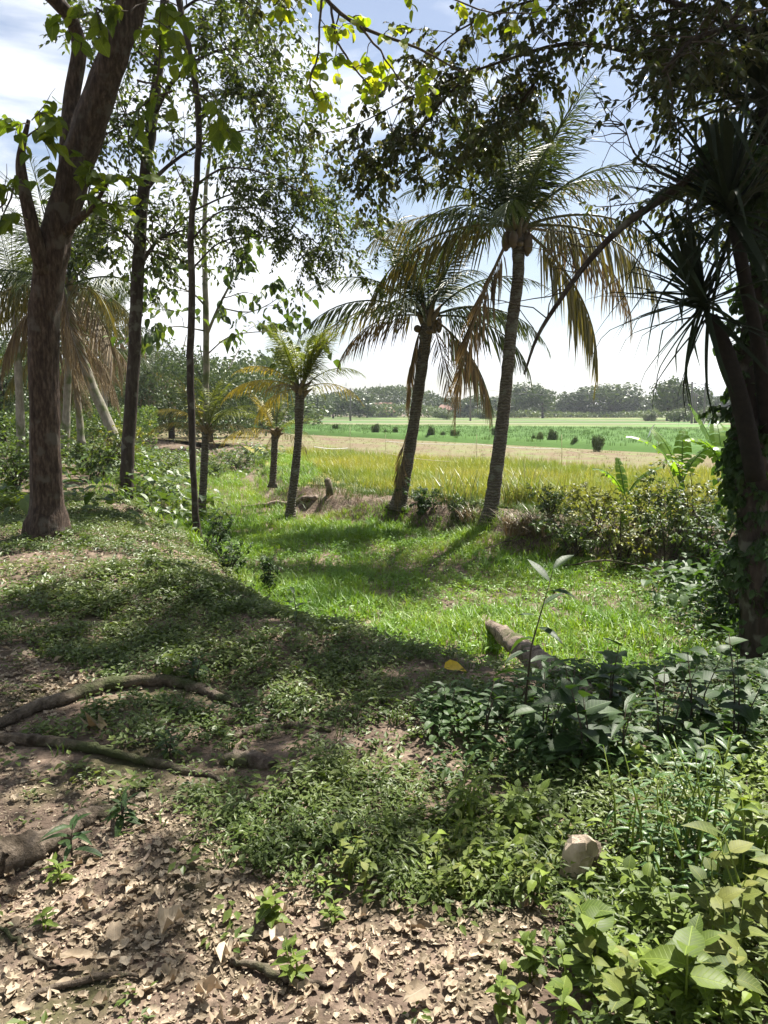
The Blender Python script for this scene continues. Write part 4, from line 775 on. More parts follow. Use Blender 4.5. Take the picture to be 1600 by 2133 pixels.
# banana plants
def banana_leaf(L0, wid, arch, seed):
    r = np.random.default_rng(seed); n = 16; p = [np.zeros(3)]; e = 1.25
    for i in range(n): e -= arch / n * (.4 + 1.2 * i / n); p.append(p[-1] + np.array([math.cos(e), 0, math.sin(e)]) * L0 / n)
    p = np.array(p); rc = Geo(); tube(rc, p, np.linspace(.02, .004, n + 1), 5); bl = Geo(); tan = nrm(np.gradient(p, axis=0))
    for sg in (-1, 1):
        t = .18
        while t < .97:
            wdt = r.uniform(.02, .09); t2 = min(t + wdt, .99); hw = wid * .5 * math.sin(math.pi * min(1, (t * .9 + .1))) ** .55
            q = lambda u: np.array([np.interp(u * n, np.arange(n + 1), p[:, k]) for k in range(3)]); a, b = q(t), q(t2); tg = nrm(b - a); dr = r.uniform(.1, .55)
            o1 = np.array([0, sg, 0]) * hw + tg * hw * .35 - np.array([0, 0, 1]) * hw * dr; m1 = o1 * .5 + np.array([0, 0, hw * .12])
            V = [a, b, a + m1, b + m1, a + o1, b + o1 * r.uniform(.93, 1.0)]; bl.add(V, [np.array([(0, 1, 3, 2), (2, 3, 5, 4)])]); t = t2 + r.choice([0.0, 0.004, .012])
    return rc, bl
def banana(label, base, h, lv):
    t = thing('banana_plant', label, 'banana plant', base); g = Geo(); tube(g, np.array([base + (0, 0, -.05), base + (0, 0, h * .5), base + (.02, 0, h)]), [.09, .07, .04], 9); part('stem', g, M['banana'], t)
    for k, (az, L0, wid, arch) in enumerate(lv):
        rc, bl = banana_leaf(L0, wid, arch, k + int(base[0] * 10)); o = link(bpy.data.objects.new('leaf', rc.mesh('leaf', [M['banana']])), t); o.location = (0, 0, h * .95); o.rotation_euler = (0, 0, az)
        c = link(bpy.data.objects.new('leaf_blade', bl.mesh('leaf_blade', [M['banana']], False)), o); c['kind'] = 'stuff'
    return t
gb = G(1500, 1080); banana('tall banana plant with a broad upright sunlit leaf beside the dark trunk', gb, .9, [(R_(150), 1.5, .42, .35), (R_(80), 1.3, .4, .8), (R_(200), 1.3, .36, 1.6), (R_(10), 1.2, .36, 1.3), (R_(270), 1.0, .34, 1.8)])
gb = G(1415, 1085); banana('banana plant with finely torn arching leaves, left of the tall one', gb, .7, [(R_(170), 1.5, .34, 1.3), (R_(120), 1.3, .34, .7), (R_(20), 1.4, .34, 1.7), (R_(70), 1.2, .34, .5), (R_(230), 1.1, .3, 1.9)])
gb = G(1300, 1100); banana('small banana sucker with one short upright leaf amid the bushes', gb, .5, [(R_(100), .8, .2, .3), (R_(190), .9, .22, 1.3), (R_(350), .9, .24, 1.2)])
def clumpo(label, base, n, h, spr, mat, name, cat, bend=(.2, .8), wid=.012):
    t = thing(name, label, cat, base); g = Geo(); T = merge([xf(bladeT(4, wid / h * U(.7, 1.3), U(*bend)), (U(-spr, spr) / h, U(-spr, spr) / h, -.02), U(0, 6.28), U(.6, 1.05), U(-.35, .1)) for _ in range(n)])
    g.add(T[0] * h + base, T[1]); part('blades', g, M[mat], t, False, True); return t
b_ = G(1085, 1060); clumpo('tall green reed clump right of the tallest palm', b_ + (0, .3, 0), 190, 1.15, .38, 'reed', 'reed_clump', 'reeds')
b_ = G(960, 1050); clumpo('thin wispy reed clump between the two coconut palms', b_ + (0, .3, 0), 90, .95, .4, 'reed', 'reed_clump', 'reeds')
b_ = G(1150, 1060); clumpo('sparse pale reeds at the right of the tall clump', b_ + (0, .5, 0), 70, .9, .4, 'reed', 'reed_clump', 'reeds')
b_ = G(1090, 1110); clumpo('clump of dry brown grass leaning over the bund beside the tallest palm', b_, 260, .62, .35, 'dry_grass', 'dry_grass_clump', 'dry grass', (.5, 1.2))
b_ = G(985, 1085); clumpo('reddish dry grass clump left of the tallest palm', b_, 130, .42, .25, 'dry_grass', 'dry_grass_clump', 'dry grass', (.4, 1.1))
b_ = G(35, 1050); clumpo('bright fern-like tuft beside the left edge', b_, 60, .4, .3, 'bright_herb', 'fern', 'fern', (.8, 1.4), .03)

# ------------------------------------------------------------------ wood on the ground
def gpath(pts, lift=.5, n=24):
    r = np.array([[*G(a, b), q] for a, b, q in pts]); o = smooth_path(r, n); o[:, 2] = H(o[:, 0], o[:, 1]) + o[:, 3] * lift; return o
def ground_wood(name, label, cat, pts, mat, lift=.5, n=26, sides=10, straight=False):
    n = n * 2; o = gpath([(a, b, q * (.62 if name == 'tree_root' else 1)) for a, b, q in pts], lift, n)
    if straight: q = np.linspace(0, 1, n)[:, None]; o[:, :3] = o[:1, :3] * (1 - q) + (o[-1:, :3] - (0, 0, .03)) * q; o[:, 2] += np.sin(q[:, 0] * 5) * .015; o[0, :3] += (0, 0, -.06)
    t = thing(name, label, cat, o[0, :3]); g = Geo(); o[:, :2] += rng.normal(0, .004, (n, 2)); o[:, 3] *= rng.uniform(.88, 1.14, n)
    tube(g, o[:, :3], o[:, 3], sides, 0, True, lambda s, a: 1 + .12 * np.cos(2 * a + s * 15) + .08 * np.cos(5 * a - s * 21) + .04 * np.cos(9 * a + s * 70)); part('bark', g, mat, t)
    return t, o
ground_wood('tree_root', 'long arched mossy root crossing the shaded bank, upper of the two', 'root', [(-60, 1545, .05), (60, 1490, .05), (140, 1465, .055), (230, 1435, .06), (320, 1428, .055), (400, 1438, .045), (470, 1462, .035), (500, 1480, .02)], M['root'], .9)
ground_wood('tree_root', 'thin root snaking in from the left edge, below the arched root', 'root', [(-60, 1548, .045), (60, 1552, .045), (150, 1560, .04), (250, 1580, .035), (340, 1600, .03), (430, 1616, .022), (470, 1640, .01)], M['root'], .8)
ground_wood('tree_root', 'thick mossy root stub at the lower left edge by the broad-leaf seedling', 'root', [(-80, 1860, .11), (0, 1815, .105), (80, 1780, .085), (150, 1735, .065), (210, 1705, .05), (250, 1690, .03)], M['root'], .6, 22, 12)
ground_wood('tree_root', 'short pale root on the slope, above the arched root', 'root', [(250, 1285, .03), (300, 1265, .035), (350, 1250, .02)], M['root'], .7, 12)
ground_wood('tree_root', 'half-buried root in the shade right of the seedling', 'root', [(470, 1545, .03), (540, 1525, .04), (620, 1515, .03), (690, 1525, .015)], M['root'], .5, 14)
ground_wood('stick', 'thin dark stick lying on the dry leaves, bottom centre', 'stick', [(490, 2010, .010), (560, 2035, .012), (640, 2055, .009), (690, 2062, .004)], M['root'], 1.4, 12, 6)
ground_wood('stick', 'bent grey stick across the litter near the lower left corner', 'stick', [(30, 2120, .006), (90, 2075, .008), (200, 2045, .009), (290, 2040, .005)], M['root'], 1.6, 12, 6)
ground_wood('stick', 'slim curved twig at the left edge on the brown litter', 'stick', [(-10, 1930, .006), (50, 1980, .008), (110, 2020, .006), (160, 2015, .004)], M['root'], 1.6, 12, 6)
ground_wood('stick', 'straight dry twig in the middle of the litter', 'stick', [(290, 1825, .005), (305, 1790, .006), (320, 1755, .004)], M['log'], 1.8, 8, 6)
ground_wood('wood_chip', 'broken brown bark slab in the shade beneath the thin root', 'bark', [(470, 1588, .035), (520, 1592, .045), (570, 1600, .03)], M['log'], .3, 8, 7)
t, o = ground_wood('fallen_log', 'bare fallen log slanting through the bright grass, right of centre', 'log', [(1215, 1470, .09), (1160, 1430, .092), (1110, 1385, .084), (1065, 1345, .078), (1030, 1310, .066), (1005, 1283, .058)], M['log'], .2, 24, 14, True)
g = Geo(); g.add(*((lambda c, ax: (np.vstack([c + ax * .012] + [c + ax * .012 + .09 * (math.cos(q) * np.array([ax[1], -ax[0], 0]) + math.sin(q) * np.array([0, 0, 1.])) for q in np.linspace(0, 6.283, 13)[:-1]]), [np.array([(0, 1 + j, 1 + (j + 1) % 12) for j in range(12)])]))(o[-1, :3], nrm(o[-1, :3] - o[-3, :3])))); part('cut_end', g, M['bark_dark'], t)
ground_wood('fallen_log', 'slender pale log lying at the foot of the young coconut palm', 'log', [(505, 1060, .05), (560, 1056, .06), (620, 1050, .065), (660, 1042, .07)], M['log'], .9, 12, 9)
bs = G(688, 1030); t = thing('tree_stump', 'short pale leaning stump at the edge of the golden rice', 'stump', bs); g = Geo(); tube(g, np.array([bs + (0, 0, -.1), bs + (-.02, 0, .15), bs + (-.06, 0, .34), bs + (-.08, .02, .36)]), [.10, .085, .08, .05], 9); part('bark', g, M['log'], t)
bs = G(1208, 1850) + (0, 0, .025); t = thing('cut_stump', 'pale broken wood block poking out of the sunlit weeds', 'stump', bs)
g = Geo(); tube(g, np.array([bs + (-.01, .03, -.08), bs + (-.005, .03, .05), bs + (.0, .02, .085), bs + (.005, .012, .105), bs + (.03, .0, .118), bs + (.032, -.008, .117)]), [.046, .045, .044, .042, .036, .028], 9, 0, True, lambda s, a: 1 + .18 * np.cos(2 * a + .5) + .12 * np.cos(3 * a + 1 + s * 2)); part('body', g, M['cutwood'], t, False)
g = Geo(); tube(g, np.array([bs + (.045, .04, -.08), bs + (.05, .05, .05), bs + (.055, .06, .10)]), [.04, .036, .026], 8); part('bark', g, M['root'], t)
# dry branches in front of the thicket
for k, (pts, lab) in enumerate([([(1010, 1150, .010), (1090, 1132, .012), (1150, 1135, .008), (1200, 1140, .005)], 'long pale fallen branch on the brown grass mound'), ([(1030, 1148, .007), (1110, 1125, .008), (1170, 1120, .004)], 'upper thin fallen branch of the brush pile'), ([(1160, 1190, .012), (1250, 1200, .016), (1340, 1215, .01), (1400, 1225, .006)], 'dark fallen branch at the edge of the grass before the thicket'),
                                 ([(1220, 1140, .008), (1320, 1170, .010), (1430, 1200, .006)], 'slanting dead branch inside the right thicket'), ([(1060, 1165, .006), (1130, 1150, .008), (1230, 1145, .004)], 'lowest pale twig of the brush pile')]):
    o = gpath(pts, 1, 14); o[:, 2] += np.sin(np.linspace(0, 3, 14)) * .18 + .05; t = thing('fallen_branch', lab, 'branch', o[0, :3]); g = Geo(); tube(g, jitter(o, .015)[:, :3], o[:, 3], 6); part('bark', g, M['log'] if k != 2 else M['root'], t)
    g = Geo()
    for q in range(9):
        i = rng.integers(2, 13); dv = nrm(rng.normal(0, 1, 3) * (1, .6, .5)); tube(g, np.array([o[i, :3], o[i, :3] + dv * .14, o[i, :3] + dv * .26 + (0, 0, -.04)]), [.004, .003, .001], 4, 0, False)
    part('twigs', g, M['log'], t, True, True)

# ------------------------------------------------------------------ foreground plants with single leaves
def herb(label, base, h, nst, lmat, T, key, size, nl=10, spr=.12, group=None, name='weed', cat='plant', opp=True, droop=.3, lean=.3, top=.25):
    t = thing(name, label, cat, base, group); g = Geo(); me = leafmesh(T, M[lmat], key)
    for s_ in range(nst):
        a = U(0, 6.28); dv = np.array([math.cos(a), math.sin(a), 0]); b = base + dv * spr * U(0, .5); hh = h * U(.7, 1.1); e = b + dv * hh * lean * U(.3, 1) + (0, 0, hh)
        m_ = (b + e) / 2 - dv * hh * .05; tube(g, np.array([b - (0, 0, .03), m_, e]), [.004 + h * .004, .003 + h * .002, .0015], 4)
        for i in range(nl):
            f = lerp(top, 1, i / max(1, nl - 1)); p = lerp(b, m_, f * 2) if f < .5 else lerp(m_, e, f * 2 - 1); az = i * 2.4 + s_ if not opp else (i % 2) * 3.14 + (i // 2) * 1.57 + a
            up = lerp(.05, .8, f ** 3) + U(-.2, .2); d_ = np.array([math.cos(az), math.sin(az), up]); R = frames(d_[None], np.array([[U(-.25, .25), U(-.25, .25), 1.]]))[0]
            put(me, 'leaf', t, p, R, size * U(.7, 1.2) * (1.1 - .35 * f))
    part('stem', g, M['bright_herb'] if lmat != 'dark_leaf' else M['bark_twig'], t, True, nst > 2); return t
# broad dark plants in the shade, right of centre
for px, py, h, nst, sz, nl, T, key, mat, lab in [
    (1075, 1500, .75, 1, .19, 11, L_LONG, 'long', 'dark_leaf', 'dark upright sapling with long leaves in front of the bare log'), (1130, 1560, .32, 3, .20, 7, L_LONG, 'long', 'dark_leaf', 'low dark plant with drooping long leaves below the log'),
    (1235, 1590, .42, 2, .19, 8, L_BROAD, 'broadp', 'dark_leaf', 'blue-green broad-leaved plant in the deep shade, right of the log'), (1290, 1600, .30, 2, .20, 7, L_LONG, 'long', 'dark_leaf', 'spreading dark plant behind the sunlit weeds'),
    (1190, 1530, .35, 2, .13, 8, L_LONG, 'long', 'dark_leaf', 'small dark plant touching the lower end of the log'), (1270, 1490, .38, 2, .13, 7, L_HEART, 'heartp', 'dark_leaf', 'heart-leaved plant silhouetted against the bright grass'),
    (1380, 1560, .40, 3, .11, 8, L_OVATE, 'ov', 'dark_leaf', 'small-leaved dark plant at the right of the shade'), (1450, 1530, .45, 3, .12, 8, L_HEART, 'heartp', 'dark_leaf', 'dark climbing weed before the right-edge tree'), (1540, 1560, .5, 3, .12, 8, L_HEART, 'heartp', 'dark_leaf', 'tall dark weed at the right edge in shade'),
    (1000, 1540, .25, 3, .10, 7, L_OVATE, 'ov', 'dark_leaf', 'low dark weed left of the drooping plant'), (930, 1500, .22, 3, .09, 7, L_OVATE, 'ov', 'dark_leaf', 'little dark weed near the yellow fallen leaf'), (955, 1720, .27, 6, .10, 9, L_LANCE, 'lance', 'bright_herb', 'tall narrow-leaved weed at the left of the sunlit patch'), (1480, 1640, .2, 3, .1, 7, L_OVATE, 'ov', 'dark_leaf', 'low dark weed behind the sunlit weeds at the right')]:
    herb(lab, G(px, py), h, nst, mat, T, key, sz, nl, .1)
# sunlit weeds
for px, py, h, nst, sz, nl, T, key, lab in [
    (1380, 1820, .42, 8, .085, 12, L_LANCE, 'lance', 'bushy narrow-leaved weed in full sun, tallest of the foreground patch'), (1470, 1790, .46, 7, .085, 12, L_LANCE, 'lance', 'bushy narrow-leaved weed topping the foreground patch at right'), (1300, 1780, .36, 6, .08, 11, L_LANCE, 'lance', 'narrow-leaved weed behind the pale cut block'),
    (1440, 1900, .36, 6, .08, 11, L_LANCE, 'lance', 'dark glossy weed in the middle of the sunlit patch'), (1255, 2010, .20, 2, .115, 6, L_HEART, 'heartp', 'young plant with big pale heart-shaped leaves below the cut block'), (1560, 1960, .34, 3, .12, 6, L_BROAD, 'broadp', 'broad pale-leaved plant at the right edge of the sunlit patch'),
    (1430, 2100, .22, 3, .12, 6, L_BROAD, 'broadp', 'broad-leaved plant at the bottom right corner'), (1320, 2110, .18, 4, .075, 7, L_HEART, 'heartp', 'heart-leaved creeper near the bottom edge, right'), (1530, 2090, .24, 4, .09, 7, L_HEART, 'heartp', 'leafy creeper filling the bottom right corner'),
    (1400, 1960, .2, 5, .07, 7, L_HEART, 'heartp', 'creeper with pointed leaves below the glossy weed'), (1500, 2000, .25, 4, .08, 7, L_HEART, 'heartp', 'creeper beside the broad pale-leaved plant'), (1120, 1760, .2, 6, .062, 8, L_HEART, 'heartp', 'patch of small heart leaves left of the cut block'),
    (1060, 1720, .2, 6, .06, 8, L_HEART, 'heartp', 'small heart-leaved weed by the tall narrow-leaved one'), (1030, 1830, .16, 6, .055, 8, L_OVATE, 'ov', 'low weed on the border of the dry leaves'), (1110, 1850, .16, 6, .055, 8, L_OVATE, 'ov', 'low leafy weed just left of the big heart leaves'),
    (900, 1800, .14, 6, .05, 8, L_OVATE, 'ov', 'low green weed at the centre of the weed border'), (720, 1840, .17, 4, .058, 7, L_HEART, 'heartp', 'bright-topped weed left in the border, catching the sun'), (820, 1770, .12, 6, .048, 8, L_OVATE, 'ov', 'small weed in half shade behind the bright-topped one'),
    (960, 1860, .13, 5, .05, 7, L_OVATE, 'ov', 'low weed spilling onto the dry leaves'), (1180, 2080, .14, 4, .06, 7, L_HEART, 'heartp', 'creeper reaching in over the litter, bottom right'), (1040, 2110, .1, 3, .05, 6, L_HEART, 'heartp', 'few-leaved creeper on the litter at the bottom'),
    (1580, 1840, .4, 5, .1, 9, L_BROAD, 'broadp', 'big-leaved weed cut by the right edge'), (1215, 1945, .1, 5, .05, 8, L_OVATE, 'ov', 'tangle of small leaves around the pale cut block')]:
    herb(lab, G(px, py), h, nst, 'deep_weed' if key == 'lance' else ('olive_weed' if int(px) % 3 == 0 else 'bright_herb'), T, key, sz * (.85 if sz < .1 else .92), nl, .22 if nst > 3 else .08)
for px, py, h, sz, nl, T, key, mat, lab in [(350, 1420, .16, .085, 9, L_BROAD, 'broadp', 'bright_herb', 'sunlit seedling with fresh oval leaves just above the arched root'), (410, 1415, .14, .08, 6, L_BROAD, 'broadp', 'dark_leaf', 'dim seedling right of the sunlit one'), (145, 1790, .14, .12, 9, L_LONG, 'long', 'dark_leaf', 'broad-leaf seedling on the thick mossy root'),
                                      (255, 1720, .12, .09, 9, L_LONG, 'long', 'dark_leaf', 'grassy seedling at the tip of the thick mossy root'), (130, 1840, .08, .06, 7, L_OVATE, 'ov', 'bright_herb', 'small round-leaved weed under the mossy root'), (350, 1580, .16, .08, 14, L_LANCE, 'lance', 'dark_leaf', 'dark bushy seedling between the two long roots'),
                                      (620, 2050, .12, .05, 9, L_OVATE, 'ov', 'bright_herb', 'thin-stemmed seedling on the litter by the dark stick'), (560, 1930, .08, .06, 9, L_BROAD, 'broadp', 'bright_herb', 'pale rosette on the edge of the dry leaves'), (620, 1310, .28, .14, 8, L_LANCE, 'lance', 'dark_leaf', 'little palm-like seedling at the edge of the bright grass'),
                                      (1210, 1975, .10, .09, 10, L_LANCE, 'lance', 'bright_herb', 'grassy tuft at the foot of the big heart leaves'), (100, 1935, .05, .05, 6, L_OVATE, 'ov', 'bright_herb', 'tiny weed in the dark litter at left'), (700, 1925, .07, .045, 7, L_OVATE, 'ov', 'bright_herb', 'small weed alone on the litter at centre')]:
    herb(lab, G(px, py), h, 1 if sz > .1 else 2, mat, T, key, sz, nl, .04, name='seedling', opp=False)
# undergrowth masses between them
sg = [sprigT(12, .05, .10, L_SMALL) for _ in range(4)] + [sprigT(10, .06, .13, L_BROAD) for _ in range(2)]
GREEN2 = GP([(900, 1650), (1750, 1600), (1900, 2500), (1280, 2400), (1200, 2050), (1160, 1900), (900, 1830), (660, 1830), (660, 1790), (900, 1740)])
def greenp(x, y): return in_poly(x + (vnoise(x, y, 3, 4) - .5) * .3, y + (vnoise(x, y, 3, 7) - .5) * .3, GREEN).astype(float)
scatter('weed_undergrowth', 3400, (-.9, 3.4, 1.2, 4.6), lambda x, y: in_poly(x + (vnoise(x, y, 2.5, 4) - .5) * .5, y + (vnoise(x, y, 2.5, 7) - .5) * .5, GREEN2) * (.1 + .9 * clump(x, y, 2.0, 71, .42, .56)), sg, (.4, .85), M['bright_herb'], .4, 0.01)
sg2 = [sprigT(14, .024, .055, L_QUAD) for _ in range(3)] + [sprigT(14, .035, .08, L_THIN) for _ in range(3)]
scatter('weed_undergrowth', 11000, (-1.4, 3.4, 1.2, 4.9), lambda x, y: np.clip(greenp(x, y) * (.3 + .7 * clump(x, y, 1.9, 75, .3, .5)) + .25 * (y > 2.6) * clump(x, y, 1.4, 77, .5, .6) * (x > -1.2), 0, 1), sg2, (.7, 1.3), M['herb'], .3, 0.01)
scatter('shade_herbs', 8500, (-3.2, 1.6, 3.2, 7.2), lambda x, y: np.where(d1f(x, y) < .2, .1 + .85 * clump(x, y, 1.5, 91, .42, .58), 0) * (1 - .9 * lit(x, y)) * (rootd(x, y) > .12), sp[:4] + sg2[:3], (.6, 1.5), M['herb'], .3, .0)
SH = GP([(880, 1480), (1100, 1430), (1750, 1400), (1800, 1680), (1000, 1660), (860, 1620)])
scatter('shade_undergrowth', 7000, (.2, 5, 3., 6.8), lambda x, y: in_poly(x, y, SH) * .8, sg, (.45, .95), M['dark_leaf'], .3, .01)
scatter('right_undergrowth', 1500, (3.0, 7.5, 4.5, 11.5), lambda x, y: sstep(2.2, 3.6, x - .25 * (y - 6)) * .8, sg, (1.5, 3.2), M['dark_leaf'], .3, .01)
scatter('wood_undergrowth', 8000, (-20, -3.2, 11, 50), lambda x, y: np.where(d1f(x, y) < np.where(y > 26, 4, .3), .5 * clump(x, y, .5, 73, .3, .5), 0), sg, (2.2, 4.5), M['shrub'], .3, .01)
# larger dry leaves lying on the litter, one by one
dm = [leafmesh(tornT(40 + i, 14, .26, .45 + .07 * i), M['litter'], 'torn%d' % i) for i in range(6)]
sp_ = [(120, 2020, .13, 'large pale dry leaf near the lower left corner'), (480, 1985, .12, 'pale dry leaf on the bare soil patch edge'), (400, 2090, .11, 'curled dry leaf near the bottom edge, left of the middle'), (55, 1375, .10, 'pale fallen leaf on the shaded grass by the left edge'), (330, 1960, .12, 'dry leaf at the shadow edge in the litter'), (240, 1985, .11, 'grey dry leaf beside the bent stick'), (850, 1950, .12, 'light dry leaf right of the dark stick'),
       (760, 2010, .11, 'tan leaf curled above the soil patch'), (890, 2080, .12, 'dry leaf near the bottom edge at centre'), (620, 1790, .05, 'small bright leaf on the shaded litter'), (600, 1985, .1, 'leaf propped against the dark stick'), (770, 1430, .09, 'pale crumpled leaf in the shade at the middle'), (690, 1300, .12, 'grey dead leaf at the edge of the bright grass'), (1570, 1770, .16, 'brown dead leaf at the right edge behind the weeds')]
for i, (px, py, s, lab) in enumerate(sp_):
    p = G(px, py); a = U(0, 6.28); R = frames(np.array([[math.cos(a), math.sin(a), .1]]), np.array([[U(-.2, .2), -.25, 1.]]))[0]; o = put(dm[i % 6], 'dry_leaf', None, p + (0, 0, .035), R, s * .75); tag(o, lab, 'leaf', 'larger dry leaves on the ground')
o = 0
for i in range(150):
    px, py = U(0, 1150), U(1720, 2125); p = G(px, py)
    if not lit(np.array([p[0]]), np.array([p[1]]))[0]: continue
    a = U(0, 6.28); R = frames(np.array([[math.cos(a), math.sin(a), U(-.1, .15)]]), np.array([[U(-.2, .2), U(-.3, .1), 1.]]))[0]
    tag(put(dm[i % 6], 'dry_leaf', None, p + (0, 0, .014), R, U(.03, .055)), 'tan curled dry leaf lying in the sunny litter of the foreground', 'leaf', 'dry leaves of the litter')
p = G(925, 1412); tag(put(leafmesh(L_BROAD, M['yellowleaf'], 'yel'), 'yellow_leaf', None, p + (0, 0, .06), frames(np.array([[1., .1, .1]]), np.array([[0, -.6, 1.]]))[0], .14), 'single bright yellow fallen leaf at the edge of the grass', 'leaf')
p = G(180, 1525); tag(put(leafmesh(tornT(77, 12, .3, .6), M['dry_grass'], 'husk'), 'coconut_husk', None, p + (0, 0, .03), frames(np.array([[.6, -.3, .2]]), np.array([[0, -.3, 1.]]))[0], .13), 'dark reddish husk lying under the arched root', 'husk')

# ------------------------------------------------------------------ things in the fields
def lump_tree(seed, n, lobes, leaf, flat=1.):
    r = np.random.default_rng(seed); g = Geo(); P_ = []; D_ = []
    for c, rad in lobes:
        k = int(n * rad ** 2 / sum(q[1] ** 2 for q in lobes)); v = nrm(r.normal(0, 1, (k, 3))); rr = rad * r.uniform(.55, 1.08, (k, 1)); P_.append(np.asarray(c) + v * rr * (1, 1, flat)); D_.append(v)
    P_ = np.concatenate(P_); D_ = np.concatenate(D_); d = nrm(np.cross(D_, r.normal(0, 1, D_.shape)) + np.array([0, 0, -.3])); bake(g, L_WIDE, P_, frames(d, D_ + r.normal(0, .4, D_.shape)), leaf * r.uniform(.6, 1.3, len(P_))); return g
crowns = []; fine = []
for k in range(6):
    r = np.random.default_rng(100 + k); lb = [((r.uniform(-.45, .45), r.uniform(-.35, .35), r.uniform(.45, .85)), r.uniform(.16, .33)) for _ in range(8)] + [((0, 0, .6), .32)]
    crowns.append((lump_tree(k, 2300, lb, .075), lb)); fine.append(lump_tree(k, 8000, lb, .026) if k < 3 else None)
_cm = {}
def far_tree(label, base, h, wfac, k, mat, group=None, name='field_tree', bottom=.12, fin=False):
    k = k % 3 if fin else k
    base = np.asarray(base, float); t = thing(name, label, 'tree', base, group); key = (k, mat, fin)
    if key not in _cm:
        tg = Geo(); tube(tg, np.array([(0, 0, -.02), (.01, 0, .25), (0, 0, .55)]), [.028, .02, .012], 6)
        for c, rr in crowns[k][1][:5]: tube(tg, np.array([(0, 0, .3), (c[0] * .5, c[1] * .5, (.3 + c[2]) / 2), c]), [.012, .008, .004], 4)
        _cm[key] = (tg.mesh('trunk', [M['bark_dark']]), (fine[k] if fin else crowns[k][0]).mesh('crown', [M[mat]], False))
    a, b = _cm[key]; s = (h * wfac, h * wfac, h); rz = U(0, 6.28)
    for me, nm in ((a, 'trunk'), (b, 'crown')):
        o = link(bpy.data.objects.new(nm, me), t); o.scale = s; o.rotation_euler = (0, 0, rz)
        if nm == 'crown': o['kind'] = 'stuff'; o.location = (0, 0, -bottom * h)
    return t
def at(px, d, z=FIELD): return np.array([(px - 800) / FPX * d * 1.0, d, z])
far = [(1128, 205, 12.5, 1.15, 'round-topped tree rising above the far treeline, right of the tallest palm'), (1270, 230, 13.5, 1.6, 'broad spreading tree on the far treeline, centre right'), (1385, 150, 10.5, .95, 'nearer leafy tree before the treeline, left of the utility poles'), (1420, 175, 9.5, 1.1, 'dark tree just behind the utility poles'), (730, 190, 8.0, 1.8, 'dense dark clump of trees behind the left field pole'),
       (695, 200, 7.2, 1.4, 'low tree at the left end of the dark clump'), (765, 215, 7.0, 1.3, 'low tree at the right end of the dark clump'), (965, 220, 8.5, 1.5, 'tree behind the second field pole'), (1015, 240, 8.2, 1.5, 'treeline tree seen just left of the tallest palm trunk'), (930, 235, 7.4, 1.6, 'treeline tree right of the stout palm'), (1195, 240, 10.2, 1.5, 'treeline tree between the round and the broad tree'), (1330, 235, 9.0, 1.5, 'treeline tree right of the broad tree'), (1480, 230, 9.0, 1.7, 'treeline tree right of the utility poles'), (1080, 225, 7.6, 1.4, 'treeline tree right of the tallest palm trunk'), (1530, 240, 8, 1.6, 'last treeline tree before the dark trunk')]
for i, (px, d, h, wf, lab) in enumerate(far): far_tree(lab, at(px, d), h * .82, wf * 1.1, i % 6, 'far')
left = [(300, 62, 9, 1.1, 'dark leafy tree behind the thickets between the straight and thin trunks'), (360, 52, 8.3, 1., 'tall bushy tree right behind the thinnest trunk'), (440, 46, 7.0, 1.0, 'bushy tree behind the short yellowish palm'), (500, 58, 6.5, 1.1, 'dark tree left of the young palm crown'), (545, 72, 6., 1.3, 'low tree far behind the young palm'), (230, 48, 5.5, 1.1, 'leafy tree in the left thicket'), (110, 42, 6.0, .9, 'leafy tree behind the grey palm trunks'), (10, 36, 7.0, .8, 'leafy tree at the left edge of the wood'), (60, 58, 11, .8, 'tall tree deep in the left wood'),
        (600, 120, 6.5, 1.8, 'distant tree right under the young palm crown'), (640, 150, 6.5, 1.6, 'distant tree just right of the young palm trunk'), (180, 60, 10, 1., 'tall back tree between the two thickest trunks')]
for i, (px, d, h, wf, lab) in enumerate(left): far_tree(lab, at(px, d, -.2), h, wf, (i + 2) % 6, 'far' if i % 3 else 'far_pale', name='wood_tree', bottom=.3, fin=d < 75)
# far-off wood as a mass, and scrub along its foot
def mass(name, n, x0, x1, d0, d1, h, mat, leaf=.7):
    r = rng; px = r.uniform(x0, x1, n); d = r.uniform(d0, d1, n); x = (px - 800) / FPX * d; top = h * (.15 + 1.0 * fbm(x, d * 0, .035, 3)) * (.6 + .6 * vnoise(x, d * 0, .12, 5)) * 1.25
    z = FIELD + top * np.sqrt(r.random(n)); P_ = np.stack([x, d, z], 1); dv = nrm(r.normal(0, 1, (n, 3))); g = Geo(); bake(g, L_WIDE, P_, frames(dv, nrm(r.normal(0, 1, (n, 3)) + (0, -.6, .6))), leaf * r.uniform(.6, 1.4, n)); stuffo(name, g, M[mat], False)
mass('treeline', 32000, 560, 1660, 232, 262, 8.0, 'far', .8)
mass('treeline', 9000, 560, 1660, 215, 230, 3.2, 'far_pale', .8)
mass('treeline', 16000, -80, 620, 70, 110, 7.5, 'far', .5)
mass('thicket', 12000, -80, 330, 32, 46, 2.2, 'shrub', .14)
for px, d, h, lab in [(1000, 180, 3.4, 'feathery small tree in the far fields left of the tallest palm'), (930, 170, 3.2, 'feathery pale tree right of the stout palm'), (1460, 140, 3.2, 'pale scrub at the foot of the utility poles'), (1400, 135, 3.0, 'pale scrub below the nearer leafy tree'), (1500, 130, 2.6, 'scrub right of the utility poles'), (1345, 150, 2.0, 'low scrub left of the nearer leafy tree')]:
    far_tree(lab, at(px, d), h, 1.5, int(px) % 6, 'far_pale', name='scrub_tree', bottom=.3)
bush_px = [(655, 893), (697, 902), (781, 911), (802, 911), (823, 911), (898, 918), (922, 918), (949, 920), (1031, 918), (1112, 927), (1124, 929), (1152, 930), (1193, 934), (1248, 942)]
